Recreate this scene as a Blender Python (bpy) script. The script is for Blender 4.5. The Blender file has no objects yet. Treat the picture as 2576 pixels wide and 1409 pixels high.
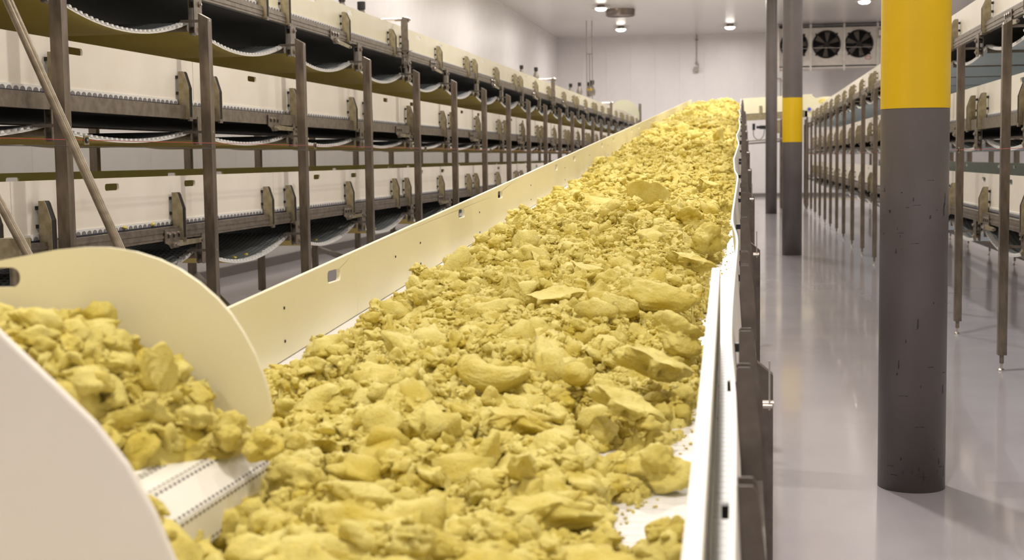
import bpy, bmesh, math, random
import numpy as np
from mathutils import Vector, Matrix, noise
from mathutils.geometry import tessellate_polygon

random.seed(7)
rng = np.random.default_rng(11)
scn = bpy.context.scene
COL = scn.collection
PI = math.pi

# ------------------------------------------------------------------ camera
FPX, CAMH = 3500.0, 1.9
def _n(v):
    v = np.array(v, float)
    return v / np.linalg.norm(v)
Yc = _n([1867 - 1288, 704 - 392, -FPX])
uu = np.array([1, .014, 0.])
Xc = _n(uu - (uu @ Yc) * Yc)
Zc = np.cross(Xc, Yc)
cam = bpy.data.cameras.new('camera')
camo = bpy.data.objects.new('camera', cam)
COL.objects.link(camo)
cam.sensor_width = 36.0
cam.lens = FPX / 2576 * 36
cam.clip_end = 200
R3 = Matrix([list(Xc), list(Yc), list(Zc)])
camo.matrix_world = Matrix.Translation((0, 0, CAMH)) @ R3.to_4x4()
cam.dof.use_dof = True
cam.dof.focus_distance = 8.0
cam.dof.aperture_fstop = 3.9
scn.camera = camo

# ------------------------------------------------------------------ world, exposure
w = bpy.data.worlds.new('world')
scn.world = w
w.use_nodes = True
w.node_tree.nodes['Background'].inputs[0].default_value = (.9, .93, 1, 1)
w.node_tree.nodes['Background'].inputs[1].default_value = .15
scn.view_settings.view_transform = 'Standard'
scn.view_settings.look = 'None'
scn.view_settings.gamma = 1
scn.view_settings.use_curve_mapping = False
scn.view_settings.exposure = 0.0
LAMP_W = 178.0
LAMP_COL = (1.0, .94, .885)
LAMPS = [(-5.18, y) for y in (60.9, 52.25, 43.5, 34.8, 26., 17.3, 8.6, -.5)] + \
        [(-.52, y) for y in (61.4, 48.4, 40., 31.3, 21.2, 11.2, 2.0)] + \
        [(4.38, y) for y in (52.7, 43.5, 34.5, 25.5, 16.5, 7.5, -1.)] + \
        [(9.3, y) for y in (57., 44., 31., 18., 5.)]
CEIL = 7.55

# ------------------------------------------------------------------ materials
def lin(c):
    return tuple(((x / 255) / 12.92 if x / 255 <= .04045 else ((x / 255 + .055) / 1.055) ** 2.4) for x in c) + (1,)

def mat(name, c1, rough=.5, metal=0., c2=None, scale=8., stretch=(1, 1, 1), bump=0., bscale=60., rvar=0., emit=None, spec=None, detail=4., coat=0., sss=0.):
    m = bpy.data.materials.new(name)
    m.use_nodes = True
    nt = m.node_tree
    b = nt.nodes['Principled BSDF']
    b.inputs['Roughness'].default_value = rough
    b.inputs['Metallic'].default_value = metal
    b.inputs['Base Color'].default_value = lin(c1)
    if spec is not None: b.inputs['Specular IOR Level'].default_value = spec
    if coat: b.inputs['Coat Weight'].default_value = coat
    if sss:
        b.inputs['Subsurface Weight'].default_value = sss
        b.inputs['Subsurface Radius'].default_value = (.02, .015, .008)
        b.inputs['Subsurface Scale'].default_value = 1.0
    tc = nt.nodes.new('ShaderNodeTexCoord')
    mp = nt.nodes.new('ShaderNodeMapping')
    mp.inputs['Scale'].default_value = stretch
    nt.links.new(tc.outputs['Object'], mp.inputs[0])
    if c2 is not None or rvar:
        n = nt.nodes.new('ShaderNodeTexNoise')
        n.inputs['Scale'].default_value = scale
        n.inputs['Detail'].default_value = detail
        nt.links.new(mp.outputs[0], n.inputs[0])
        if c2 is not None:
            r = nt.nodes.new('ShaderNodeValToRGB')
            r.color_ramp.elements[0].position = .35
            r.color_ramp.elements[1].position = .65
            r.color_ramp.elements[0].color = lin(c1)
            r.color_ramp.elements[1].color = lin(c2)
            nt.links.new(n.outputs[0], r.inputs[0])
            nt.links.new(r.outputs[0], b.inputs['Base Color'])
        if rvar:
            mr = nt.nodes.new('ShaderNodeMapRange')
            mr.inputs['To Min'].default_value = max(0, rough - rvar)
            mr.inputs['To Max'].default_value = rough + rvar
            nt.links.new(n.outputs[0], mr.inputs[0])
            nt.links.new(mr.outputs[0], b.inputs['Roughness'])
    if bump:
        n2 = nt.nodes.new('ShaderNodeTexNoise')
        n2.inputs['Scale'].default_value = bscale
        n2.inputs['Detail'].default_value = 5
        nt.links.new(mp.outputs[0], n2.inputs[0])
        bp = nt.nodes.new('ShaderNodeBump')
        bp.inputs['Strength'].default_value = bump
        bp.inputs['Distance'].default_value = .01
        nt.links.new(n2.outputs[0], bp.inputs['Height'])
        nt.links.new(bp.outputs[0], b.inputs['Normal'])
    if emit:
        b.inputs['Emission Color'].default_value = lin(emit[0])
        b.inputs['Emission Strength'].default_value = emit[1]
    return m

M = {}
M['wall'] = mat('white_wall_panel', (228, 224, 223), .36, c2=(232, 228, 227), scale=1.5)
M['wall_back'] = mat('wall_joint', (205, 200, 197), .6)
M['ceiling'] = mat('white_ceiling', (218, 214, 210), .24, c2=(218, 214, 210), scale=.6)
M['floor'] = mat('grey_epoxy_floor', (186, 180, 184), .14, c2=(192, 187, 190), scale=.8, rvar=.03, coat=.2)
M['kerb'] = mat('grey_kerb', (120, 112, 110), .5)
M['yellow_paint'] = mat('yellow_floor_paint', (206, 186, 60), .35)
M['steel'] = mat('brushed_steel', (142, 132, 119), .42, .7, c2=(118, 108, 96), scale=14, stretch=(1, 1, 1), bump=.05, bscale=120)
M['post'] = mat('post_steel', (134, 122, 107), .36, .65, c2=(104, 93, 80), scale=6, stretch=(3, 3, .7), bump=.04)
M['bracket'] = mat('bracket_steel', (166, 155, 126), .45, .45, c2=(142, 130, 100), scale=22, bump=.05)
M['maingrey'] = mat('conveyor_bracket_steel', (118, 110, 102), .45, .5, c2=(104, 95, 87), scale=14, bump=.05)
M['chrome'] = mat('bright_steel', (205, 198, 190), .2, .95)
M['dark'] = mat('dark_void_steel', (34, 28, 24), .7, .2)  # dark steel, also used to paint shade in bracket channels and under belts
M['black'] = mat('black_plastic', (22, 22, 26), .4)
M['navy'] = mat('navy_wear_strip', (28, 30, 48), .45)
M['panel'] = mat('cream_side_panel', (232, 224, 208), .38, c2=(236, 229, 215), scale=2.5)
M['panel_top'] = mat('pale_cream_side_panel', (233, 226, 196), .38, c2=(237, 231, 206), scale=2.5)
M['skirt'] = mat('warm_cream_skirt', (235, 228, 192), .36, c2=(239, 232, 200), scale=2.2)
M['skirt_white'] = mat('white_skirt_plastic', (240, 236, 224), .4)
M['olive'] = mat('olive_plastic', (206, 200, 112), .5)  # white plastic, with shade and dough-tinted bounce light put into the colour
M['sage'] = mat('sage_plastic', (238, 243, 222), .5)  # white plastic of the right rack, greenish tint of its shade painted in
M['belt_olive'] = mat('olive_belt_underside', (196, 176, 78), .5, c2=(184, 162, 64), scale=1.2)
M['belt_blue'] = mat('blue_grey_belt_underside', (206, 220, 226), .5, c2=(198, 214, 221), scale=1.2)  # bluish reflected light painted into the underside colour
M['belt_edge'] = mat('white_belt_edge', (228, 226, 220), .45)
M['scallop'] = mat('grey_belt_knuckle', (120, 118, 120), .5)
M['red'] = mat('red_cord', (170, 34, 24), .5)
M['redsign'] = mat('red_sign_print', (176, 60, 54), .5)
M['signwhite'] = mat('white_sign', (226, 220, 214), .5)
M['cable'] = mat('dark_cable', (40, 34, 32), .5)
M['tag'] = mat('white_tag', (226, 224, 216), .5)
M['pillar_dark'] = mat('dark_grey_pillar_paint', (104, 97, 96), .42, c2=(97, 90, 88), scale=2.5, rvar=.04)
M['pillar_yellow'] = mat('yellow_pillar_paint', (228, 190, 8), .38, c2=(222, 182, 4), scale=1.4)
M['scuff'] = mat('black_scuff', (48, 43, 42), .6)
M['fan_dark'] = mat('dark_fan_cavity', (16, 14, 13), .6)
M['fan_blade'] = mat('dark_fan_blade', (92, 84, 78), .45, .3)
M['fan_case'] = mat('fan_case_aluminium', (206, 200, 192), .38, .35, c2=(196, 189, 180), scale=5)
M['glass_lens'] = mat('lamp_lens', (255, 250, 240), .4, emit=((255, 246, 230), 15.))
M['flange'] = mat('lamp_flange', (214, 206, 198), .35, .4)
M['hatch'] = mat('round_vent_steel', (128, 118, 110), .3, .8)
M['blue'] = mat('blue_cap', (36, 74, 190), .4)
M['bluelamp'] = mat('blue_indicator', (60, 130, 255), .4, emit=((60, 130, 255), 3.))
M['zinc'] = mat('zinc_conduit', (150, 143, 134), .4, .6)
M['frosted'] = mat('translucent_guard', (222, 220, 190), .3)
M['pole'] = mat('round_tube_steel', (150, 138, 118), .36, .6, c2=(128, 116, 96), scale=5, stretch=(1, 1, 4))

# belt top: pale grey links with small perforations in the true belt pitch
def belt_top_mat(name, ca, cb, pitch=.0254, hole=.34, fy=1.0):
    m = bpy.data.materials.new(name); m.use_nodes = True
    nt = m.node_tree; b = nt.nodes['Principled BSDF']; b.inputs['Roughness'].default_value = .35
    g = nt.nodes.new('ShaderNodeTexCoord'); s = nt.nodes.new('ShaderNodeSeparateXYZ')
    nt.links.new(g.outputs['Object'], s.inputs[0])
    def saw(sock, p):
        a = nt.nodes.new('ShaderNodeMath'); a.operation = 'DIVIDE'; nt.links.new(sock, a.inputs[0]); a.inputs[1].default_value = p
        f = nt.nodes.new('ShaderNodeMath'); f.operation = 'FRACT'; nt.links.new(a.outputs[0], f.inputs[0])
        c = nt.nodes.new('ShaderNodeMath'); c.operation = 'SUBTRACT'; nt.links.new(f.outputs[0], c.inputs[0]); c.inputs[1].default_value = .5
        d = nt.nodes.new('ShaderNodeMath'); d.operation = 'ABSOLUTE'; nt.links.new(c.outputs[0], d.inputs[0])
        return d.outputs[0]
    sx, sy = saw(s.outputs[0], pitch), saw(s.outputs[1], pitch * fy)
    mx = nt.nodes.new('ShaderNodeMath'); mx.operation = 'MAXIMUM'; nt.links.new(sx, mx.inputs[0]); nt.links.new(sy, mx.inputs[1])
    gt = nt.nodes.new('ShaderNodeMath'); gt.operation = 'GREATER_THAN'; nt.links.new(mx.outputs[0], gt.inputs[0]); gt.inputs[1].default_value = hole
    mi = nt.nodes.new('ShaderNodeMix'); mi.data_type = 'RGBA'
    nt.links.new(gt.outputs[0], mi.inputs[0]); mi.inputs[6].default_value = lin(ca); mi.inputs[7].default_value = lin(cb)
    nt.links.new(mi.outputs[2], b.inputs['Base Color'])
    bp = nt.nodes.new('ShaderNodeBump'); bp.inputs['Strength'].default_value = .5; bp.inputs['Distance'].default_value = .003
    bp.inputs['Strength'].default_value = .5 if hole > .2 else .15
    nt.links.new(gt.outputs[0], bp.inputs['Height']); nt.links.new(bp.outputs[0], b.inputs['Normal'])
    return m
M['belt_grey'] = belt_top_mat('grey_perforated_belt', (128, 142, 146), (226, 234, 236), .05, .25)
M['belt_white'] = belt_top_mat('white_modular_belt', (231, 229, 228), (240, 238, 236), .0254, .12, 1.0)

# dough
def dough_mat():
    m = bpy.data.materials.new('yellow_dough'); m.use_nodes = True
    nt = m.node_tree; b = nt.nodes['Principled BSDF']
    b.inputs['Roughness'].default_value = .55
    b.inputs['Specular IOR Level'].default_value = .35
    b.inputs['Subsurface Weight'].default_value = .0
    b.inputs['Subsurface Radius'].default_value = (.02, .014, .004)
    b.inputs['Subsurface Scale'].default_value = .5
    g = nt.nodes.new('ShaderNodeNewGeometry')
    n = nt.nodes.new('ShaderNodeTexNoise'); n.inputs['Scale'].default_value = 9; n.inputs['Detail'].default_value = 6
    nt.links.new(g.outputs['Position'], n.inputs[0])
    oi = nt.nodes.new('ShaderNodeObjectInfo')
    ad = nt.nodes.new('ShaderNodeMath'); ad.operation = 'MULTIPLY_ADD'
    nt.links.new(oi.outputs['Random'], ad.inputs[0]); ad.inputs[1].default_value = .22
    nt.links.new(n.outputs[0], ad.inputs[2])
    r = nt.nodes.new('ShaderNodeValToRGB')
    e = r.color_ramp.elements
    e[0].position = .38; e[0].color = lin((212, 190, 78))
    e[1].position = .78; e[1].color = lin((238, 223, 134))
    nt.links.new(ad.outputs[0], r.inputs[0]); nt.links.new(r.outputs[0], b.inputs['Base Color'])
    n2 = nt.nodes.new('ShaderNodeTexNoise'); n2.inputs['Scale'].default_value = 75; n2.inputs['Detail'].default_value = 6; n2.inputs['Roughness'].default_value = .62
    nt.links.new(g.outputs['Position'], n2.inputs[0])
    bp = nt.nodes.new('ShaderNodeBump'); bp.inputs['Strength'].default_value = .9; bp.inputs['Distance'].default_value = .011
    nt.links.new(n2.outputs[0], bp.inputs['Height']); nt.links.new(bp.outputs[0], b.inputs['Normal'])
    return m
M['dough'] = dough_mat()

# ------------------------------------------------------------------ mesh builder
class MB:
    def __init__(self): self.v = []; self.f = []; self.mi = []; self.mats = []; self.sm = []
    def _m(self, m):
        if m not in self.mats: self.mats.append(m)
        return self.mats.index(m)
    def add(self, vs, fs, m, smooth=False):
        o = len(self.v); self.v += [tuple(v) for v in vs]; k = self._m(m)
        for f in fs:
            self.f.append(tuple(i + o for i in f)); self.mi.append(k); self.sm.append(smooth)
        return self
    def box(self, x0, x1, y0, y1, z0, z1, m, T=None):
        vs = [(x0, y0, z0), (x1, y0, z0), (x1, y1, z0), (x0, y1, z0), (x0, y0, z1), (x1, y0, z1), (x1, y1, z1), (x0, y1, z1)]
        if x1 < x0: vs = [(x1 + x0 - a, b, c) for a, b, c in vs]
        if T: vs = [T @ Vector(v) for v in vs]
        return self.add(vs, [(0, 3, 2, 1), (4, 5, 6, 7), (0, 1, 5, 4), (1, 2, 6, 5), (2, 3, 7, 6), (3, 0, 4, 7)], m)
    def cbox(self, c, s, m, T=None):
        return self.box(c[0] - s[0] / 2, c[0] + s[0] / 2, c[1] - s[1] / 2, c[1] + s[1] / 2, c[2] - s[2] / 2, c[2] + s[2] / 2, m, T)
    def tube(self, p0, p1, r0, m, r1=None, n=16, caps=True):
        r1 = r0 if r1 is None else r1
        p0, p1 = Vector(p0), Vector(p1); d = (p1 - p0).normalized()
        a = d.orthogonal().normalized(); b = d.cross(a)
        vs = []
        for p, r in ((p0, r0), (p1, r1)):
            for i in range(n):
                t = 2 * PI * i / n; vs.append(p + a * (r * math.cos(t)) + b * (r * math.sin(t)))
        self.add(vs, [(i, (i + 1) % n, n + (i + 1) % n, n + i) for i in range(n)], m, True)
        if caps:
            self.add(vs[:n], [tuple(range(n))[::-1]], m); self.add(vs[n:], [tuple(range(n))], m)
        return self
    def path(self, pts, r, m, n=8):
        for a, b in zip(pts, pts[1:]): self.tube(a, b, r, m, n=n)
        return self
    def lathe(self, prof, c, m, n=24, axis='z'):
        vs = []; k = len(prof)
        for i in range(n):
            t = 2 * PI * i / n
            for r, h in prof:
                x, y, z = r * math.cos(t), r * math.sin(t), h
                if axis == 'y': x, y, z = x, h, y
                if axis == 'x': x, y, z = h, x, y
                vs.append((c[0] + x, c[1] + y, c[2] + z))
        fs = [(i * k + j, ((i + 1) % n) * k + j, ((i + 1) % n) * k + j + 1, i * k + j + 1) for i in range(n) for j in range(k - 1)]
        return self.add(vs, fs, m, True)
    def prism(self, outer, holes, axis, a0, a1, m):
        """outline in 2D extruded along an axis: x->(y,z), y->(x,z), z->(x,y)"""
        loops = [outer] + list(holes)
        def P(p, a): return {'x': (a, p[0], p[1]), 'y': (p[0], a, p[1]), 'z': (p[0], p[1], a)}[axis]
        tri = tessellate_polygon([[Vector((p[0], p[1], 0)) for p in l] for l in loops])
        flat = [p for l in loops for p in l]; N = len(flat)
        vs = [P(p, a0) for p in flat] + [P(p, a1) for p in flat]
        fs = [tuple(t) for t in tri] + [tuple(i + N for i in t[::-1]) for t in tri]
        o = 0
        for l in loops:
            k = len(l)
            fs += [(o + i, o + (i + 1) % k, N + o + (i + 1) % k, N + o + i) for i in range(k)]
            o += k
        return self.add(vs, fs, m)
    def mesh(self, name):
        me = bpy.data.meshes.new(name)
        me.from_pydata(self.v, [], self.f); me.update()
        for m in self.mats: me.materials.append(M[m])
        me.polygons.foreach_set('material_index', self.mi)
        me.polygons.foreach_set('use_smooth', self.sm)
        bm = bmesh.new(); bm.from_mesh(me); bmesh.ops.recalc_face_normals(bm, faces=bm.faces); bm.to_mesh(me); bm.free()
        return me
    def build(self, name, parent=None, kind=None, loc=None, bevel=0):
        o = bpy.data.objects.new(name, self.mesh(name)); COL.objects.link(o)
        if parent: o.parent = parent
        if kind: o['kind'] = kind
        if loc: o.location = loc
        if bevel: bv(o, bevel)
        return o
def bv(o, wd, seg=2):
    md = o.modifiers.new('bevel', 'BEVEL'); md.width = wd; md.segments = seg; md.limit_method = 'ANGLE'; md.angle_limit = .6
def place(me, name, loc, parent=None, rot=(0, 0, 0), scale=None, kind=None):
    o = bpy.data.objects.new(name, me); COL.objects.link(o); o.location = loc; o.rotation_euler = rot
    if scale: o.scale = scale
    if parent: o.parent = parent
    if kind: o['kind'] = kind
    return o
def thing(name, label, cat, loc=(0, 0, 0), group=None):
    o = bpy.data.objects.new(name, None); COL.objects.link(o); o.location = loc
    o.empty_display_size = .2
    tag(o, label, cat, group); return o
def tag(o, label, cat, group=None):
    o['label'] = label; o['category'] = cat
    if group: o['group'] = group
    return o
def struct(o): o['kind'] = 'structure'; return o
def rslot(cx, cz, wd, h, r=None, n=4):
    r = r or h * .42; out = []
    for sx, sz, a0 in ((1, -1, -PI / 2), (1, 1, 0), (-1, 1, PI / 2), (-1, -1, PI)):
        for i in range(n + 1):
            a = a0 + PI / 2 * i / n
            out.append((cx + sx * (wd / 2 - r) + r * math.cos(a), cz + sz * (h / 2 - r) + r * math.sin(a)))
    return out
ORD = ['first', 'second', 'third', 'fourth', 'fifth', 'sixth', 'seventh', 'eighth', 'ninth', 'tenth', 'eleventh', 'twelfth', 'thirteenth',
       'fourteenth', 'fifteenth', 'sixteenth', 'seventeenth', 'eighteenth', 'nineteenth', 'twentieth', 'twenty-first', 'twenty-second', 'twenty-third', 'twenty-fourth', 'twenty-fifth', 'twenty-sixth']

# ------------------------------------------------------------------ room shell
XW0, XW1, Y0, Y1 = -8.62, 12.0, -5.0, 66.0
struct(MB().box(XW0 - .3, XW1 + .3, Y0 - .3, Y1 + .3, -.2, 0, 'floor').build('floor'))
struct(MB().box(XW0 - .3, XW1 + .3, Y0 - .3, Y1 + .3, CEIL, CEIL + .2, 'ceiling').build('ceiling'))
wl = struct(MB().box(XW0 - .2, XW0 - .04, Y0, Y1, 0, CEIL, 'wall_back').build('wall_left'))
pm = MB().box(0, .04, .002, 1.748, .12, CEIL, 'wall').mesh('wall_panel')
for i in range(41): place(pm, 'wall_panel', (XW0 - .04, Y0 + i * 1.75, 0), wl)
wr = struct(MB().box(XW1 + .04, XW1 + .2, Y0, Y1, 0, CEIL, 'wall_back').build('wall_right'))
for i in range(41): place(pm, 'wall_panel', (XW1, Y0 + i * 1.75, 0), wr)
wb = struct(MB().box(XW0, XW1, Y1 + .04, Y1 + .2, 0, CEIL, 'wall_back').build('wall_back'))
pm2 = MB().box(.002, 1.1436, 0, .04, .12, CEIL, 'wall').mesh('wall_panel')
for i in range(18): place(pm2, 'wall_panel', (XW0 + i * 1.1456, Y1, 0), wb)
struct(MB().box(XW0, XW1, Y0 - .2, Y0, 0, CEIL, 'wall').build('wall_front'))
struct(MB().box(XW0, XW0 + .07, Y0, Y1, 0, .16, 'kerb').build('baseboard_left'))
struct(MB().box(XW1 - .07, XW1, Y0, Y1, 0, .16, 'kerb').build('baseboard_right'))
struct(MB().box(XW0, XW1, Y1 - .07, Y1, 0, .16, 'kerb').build('baseboard_back'))
struct(MB().box(1.5, 9.0, 61.2, 61.75, 0, .004, 'yellow_paint').build('trim_1'))
struct(MB().box(XW0, XW1, Y1 - .06, Y1, CEIL - .07, CEIL, 'wall').build('trim_2'))

# ceiling lamps
lens_me = MB().lathe([(0, -.20), (.12, -.195), (.19, -.16), (.21, -.115)], (0, 0, 0), 'glass_lens').mesh('lens')
body_me = MB().lathe([(.21, -.115), (.33, -.115), (.335, -.095), (.15, -.07), (.15, 0), (0, 0)], (0, 0, 0), 'flange').mesh('lamp_body')
lampnames = {}
for i, (x, y) in enumerate(LAMPS):
    if y > 45 and x < 6:
        nm = {(-5.18, 60.9): 'round ceiling lamp over the far end of the left racks, right below the round vent',
              (-5.18, 52.25): 'round ceiling lamp at the left beside the round steel vent',
              (-.52, 61.4): 'round ceiling lamp nearest the back wall above the main conveyor end',
              (-.52, 48.4): 'round ceiling lamp cut by the top of the frame above the dough belt',
              (4.38, 52.7): 'round ceiling lamp in front of the fan unit left of the big yellow pillar'}[(x, y)]
        g = None
    else:
        nm = 'round ceiling lamp outside the picture lighting the production hall'; g = 'ceiling lamps outside the picture'
    t = thing('ceiling_lamp', nm, 'lamp', (x, y, CEIL), g)
    place(body_me, 'lamp_body', (0, 0, 0), t); place(lens_me, 'lens', (0, 0, 0), t)
    L = bpy.data.lights.new('lamp_light', 'AREA'); L.shape = 'DISK'; L.size = .36; L.energy = LAMP_W * ((1.5 if y > 8 else 1.35) if abs(x + .52) < .1 else (1.0 if x < 0 else .75)); L.color = LAMP_COL
    lo = bpy.data.objects.new('lamp_light', L); COL.objects.link(lo); lo.location = (0, 0, -.215); lo.parent = t

# pillars
for k, (x, y, lab) in enumerate([(.957, 8.12, 'big dark grey round pillar with a yellow band in the right foreground'),
                   (.94, 27.08, 'middle dark grey round pillar with a short yellow band'),
                   (.94, 46.5, 'farthest slim dark grey round pillar standing before the cross conveyor')]):
    t = thing('round_pillar', lab, 'pillar', (x, y, 0)); r = .187
    MB().lathe([(0, 0), (r, 0), (r, 2.15)], (0, 0, 0), 'pillar_dark', 48).build('lower_shaft', t)
    if k < 2:
        MB().lathe([(r + .002, 2.15), (r + .002, 2.985)], (0, 0, 0), 'pillar_yellow', 48).build('yellow_band', t)
    else:
        MB().lathe([(r, 2.15), (r, 2.985)], (0, 0, 0), 'pillar_dark', 48).build('yellow_band', t).name = 'middle_shaft'
    MB().lathe([(r, 2.985), (r, CEIL)], (0, 0, 0), 'pillar_dark', 48).build('upper_shaft', t)
    if k == 0:
        mb = MB()
        rs = random.Random(3)
        for i in range(46):   # scuff marks scratched into the lower paint
            a = -PI / 2 + rs.uniform(-1.25, 1.25); z = rs.choice([rs.gauss(.12, .03), rs.gauss(.62, .05), rs.gauss(1.42, .06), rs.gauss(1.62, .05), rs.uniform(.1, 1.9)])
            h = rs.uniform(.004, .03) if rs.random() < .8 else rs.uniform(.04, .09); wd = rs.uniform(.003, .012); rr = r + .0009
            if rs.random() < .3: h, wd = .004, rs.uniform(.02, .06)
            q = []
            for da, dz in ((-.5, 0), (.5, .2), (.35, 1), (-.2, .85)):
                aa = a + da * wd / r; q.append((rr * math.cos(aa), rr * math.sin(aa), z + dz * h))
            mb.add(q, [(0, 1, 2, 3)], 'scuff')
        mb.build('scuff_marks', t, 'stuff')

# ------------------------------------------------------------------ proofing racks
LP = [8.33 + 2.4625 * k for k in range(-2, 22)]
RP = [7.63, 10.1, 12.57, 15.11, 17.45, 19.8, 22.15, 24.49, 26.92, 29.4, 31.9, 34.2, 36.6, 39.0, 41.6, 44.2, 46.8, 49.4, 51.6]
PW = .041

def tapered_bracket(h, rh, o):
    """U channel: two tapered flanges and an inner web; local x=0 at panel, o=+1 outward +x; z=0 at rail bottom"""
    mb = MB(); t0 = rh
    pts = [(.0, -.005), (.0, h), (.04, h), (.05, h - .015), (.085, t0 + .14), (.085, .0), (.06, -.005)]
    pts = [(o * (x + .032), z) for x, z in pts]
    for y0 in (-.036, .031): mb.prism(pts, [], 'y', y0, y0 + .005, 'bracket')
    xa, xb = sorted((o * .032, o * .037)); mb.box(xa, xb, -.031, .031, 0, h - .003, 'dark')
    q = [(o * (x + .032), z) for x, z in ((.04, h - .002), (.05, h - .017), (.085, t0 + .14), (.085, .0))]
    for (xa, za), (xb, zc) in zip(q, q[1:]):
        mb.add([(xa - o * .004, -.031, za), (xa - o * .004, .031, za), (xb - o * .004, .031, zc), (xb - o * .004, -.031, zc)], [(0, 1, 2, 3)], 'dark')  # web and added outer sheet are near black, standing in for shade inside
    xa, xb = sorted((o * .10, o * .119)); mb.box(xa, xb, -.031, .031, -.02, .012, 'steel')
    return mb
def spacers(h, rh, o):
    out = []
    for z in (h - .045, rh + .10):
        mb = MB()
        xa, xb = sorted((o * .003, o * .034)); mb.box(xa, xb, -.0355, -.006, z - .012, z + .012, 'black')
        out.append(mb.mesh('spacer'))
    return out

def return_belt(name, parent, xa, xb, ys, zt, sag, under, teeth_to, o, kindside):
    mb = MB(); Y = []; Z = []
    n = 16
    for a, b in zip(ys, ys[1:]):
        for i in range(n):
            t = i / n; Y.append(a + (b - a) * t); Z.append(zt - 4 * sag * t * (1 - t) * (1 + .0 * t))
    Y.append(ys[-1]); Z.append(zt); k = len(Y); th = .014
    vs = []
    for x in (xa, xb):
        for y, z in zip(Y, Z): vs.append((x, y, z))
        for y, z in zip(Y, Z): vs.append((x, y, z - th))
    # index: xa top 0..k, xa bot k..2k, xb top 2k.., xb bot 3k..
    mb.add(vs, [(i, i + 1, 2 * k + i + 1, 2 * k + i) for i in range(k - 1)], 'belt_grey', True)
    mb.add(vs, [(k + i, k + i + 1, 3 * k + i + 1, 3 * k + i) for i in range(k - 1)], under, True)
    mb.add(vs, [(i, i + 1, k + i + 1, k + i) for i in range(k - 1)], 'belt_edge')
    mb.add(vs, [(2 * k + i, 2 * k + i + 1, 3 * k + i + 1, 3 * k + i) for i in range(k - 1)], 'belt_edge')
    ob = mb.build(name, parent)
    mb = MB(); y = ys[0] + .03
    Ya, Za = np.array(Y), np.array(Z)
    while y < teeth_to:
        z = float(np.interp(y, Ya, Za)); dz = float(np.interp(y + .02, Ya, Za)) - z
        x0, x1 = sorted((xa + o * .004, xa - o * .05))
        mb.add([(x0, y, z - .001), (x1, y, z - .001), (x1, y + .046, z + dz * 2.3 - .001), (x0, y + .046, z + dz * 2.3 - .001),
                (x0, y + .010, z + .017), (x1, y + .010, z + .017), (x1, y + .036, z + dz * 1.8 + .017), (x0, y + .036, z + dz * 1.8 + .017)],
               [(0, 3, 2, 1), (4, 5, 6, 7), (0, 1, 5, 4), (1, 2, 6, 5), (2, 3, 7, 6), (3, 0, 4, 7)], 'belt_edge')
        y += .08
    # underside seams between belt sections
    mb.build('belt_teeth', ob, 'stuff')
    return ob

def hanger_mesh(o, hh):
    mb = MB()
    # plate with rounded lower corner, in the (y,z) plane beside the post
    pts = [(-.02, .02), (.055, .02), (.06, .0), (.06, -hh + .02), (.05, -hh), (-.0, -hh), (-.02, -hh + .03)]
    mb.prism([(-p[0] * 2.1 - .05, p[1]) for p in pts], [], 'x', min(0, o * .008), max(0, o * .008), 'steel')
    mb.prism([(-p[0] * 2.1 - .05, p[1]) for p in pts], [], 'x', min(o * .045, o * .052), max(o * .045, o * .052), 'steel')
    mb.tube((0, -.065, -.045), (o * .062, -.065, -.045), .024, 'steel', n=14)
    mb.tube((o * .05, -.065, -.045), (o * .074, -.065, -.045), .012, 'chrome', n=8)
    mb.tube((0, -.065, -hh + .05), (o * .062, -.065, -hh + .05), .026, 'bracket', n=14)
    mb.tube((o * .05, -.065, -hh + .05), (o * .072, -.065, -hh + .05), .011, 'chrome', n=8)
    return mb

def tensioner_mesh(o, flip, ang):
    mb = MB()
    x0, x1 = sorted((o * .0, o * .008))
    mb.prism([(-.075, .07), (-.065, .075), (.06, .075), (.07, .065), (.07, -.01), (.035, -.075), (-.02, -.08), (-.04, -.05), (-.075, -.03)], [], 'x', x0, x1, 'steel')
    for y in (-.045, 0, .045):
        mb.tube((o * .006, y, .04), (o * .02, y, .04), .012, 'chrome', n=6)
        mb.box(*sorted((o * .008, o * .012)), y - .006, y + .006, -.0 + .005, .032, 'dark')
    mb.tube((o * .0, .005, -.045), (o * .03, .005, -.045), .03, 'steel', n=16)
    mb.tube((o * .02, .005, -.045), (o * .045, .005, -.045), .015, 'chrome', n=10)
    return mb
def arm_mesh(o, ang):
    mb = MB()
    T = Matrix.Translation((0, .01, -.045)) @ Matrix.Rotation(ang, 4, 'X')
    x0, x1 = sorted((o * .012, o * .022))
    vs = []
    for x in (x0, x1):
        for y, z in ((-.01, -.024), (.24, -.018), (.252, 0), (.24, .018), (-.01, .026)): vs.append(T @ Vector((x, y, z)))
    mb.add(vs, [(0, 1, 2, 3, 4), (9, 8, 7, 6, 5)] + [(i, (i + 1) % 5, 5 + (i + 1) % 5, 5 + i) for i in range(5)], 'bracket')
    a = T @ Vector((x0 - .01, .24, 0)); b = T @ Vector((x1 + .01, .24, 0)); mb.tube(a, b, .013, 'steel', n=8)
    return mb

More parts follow.
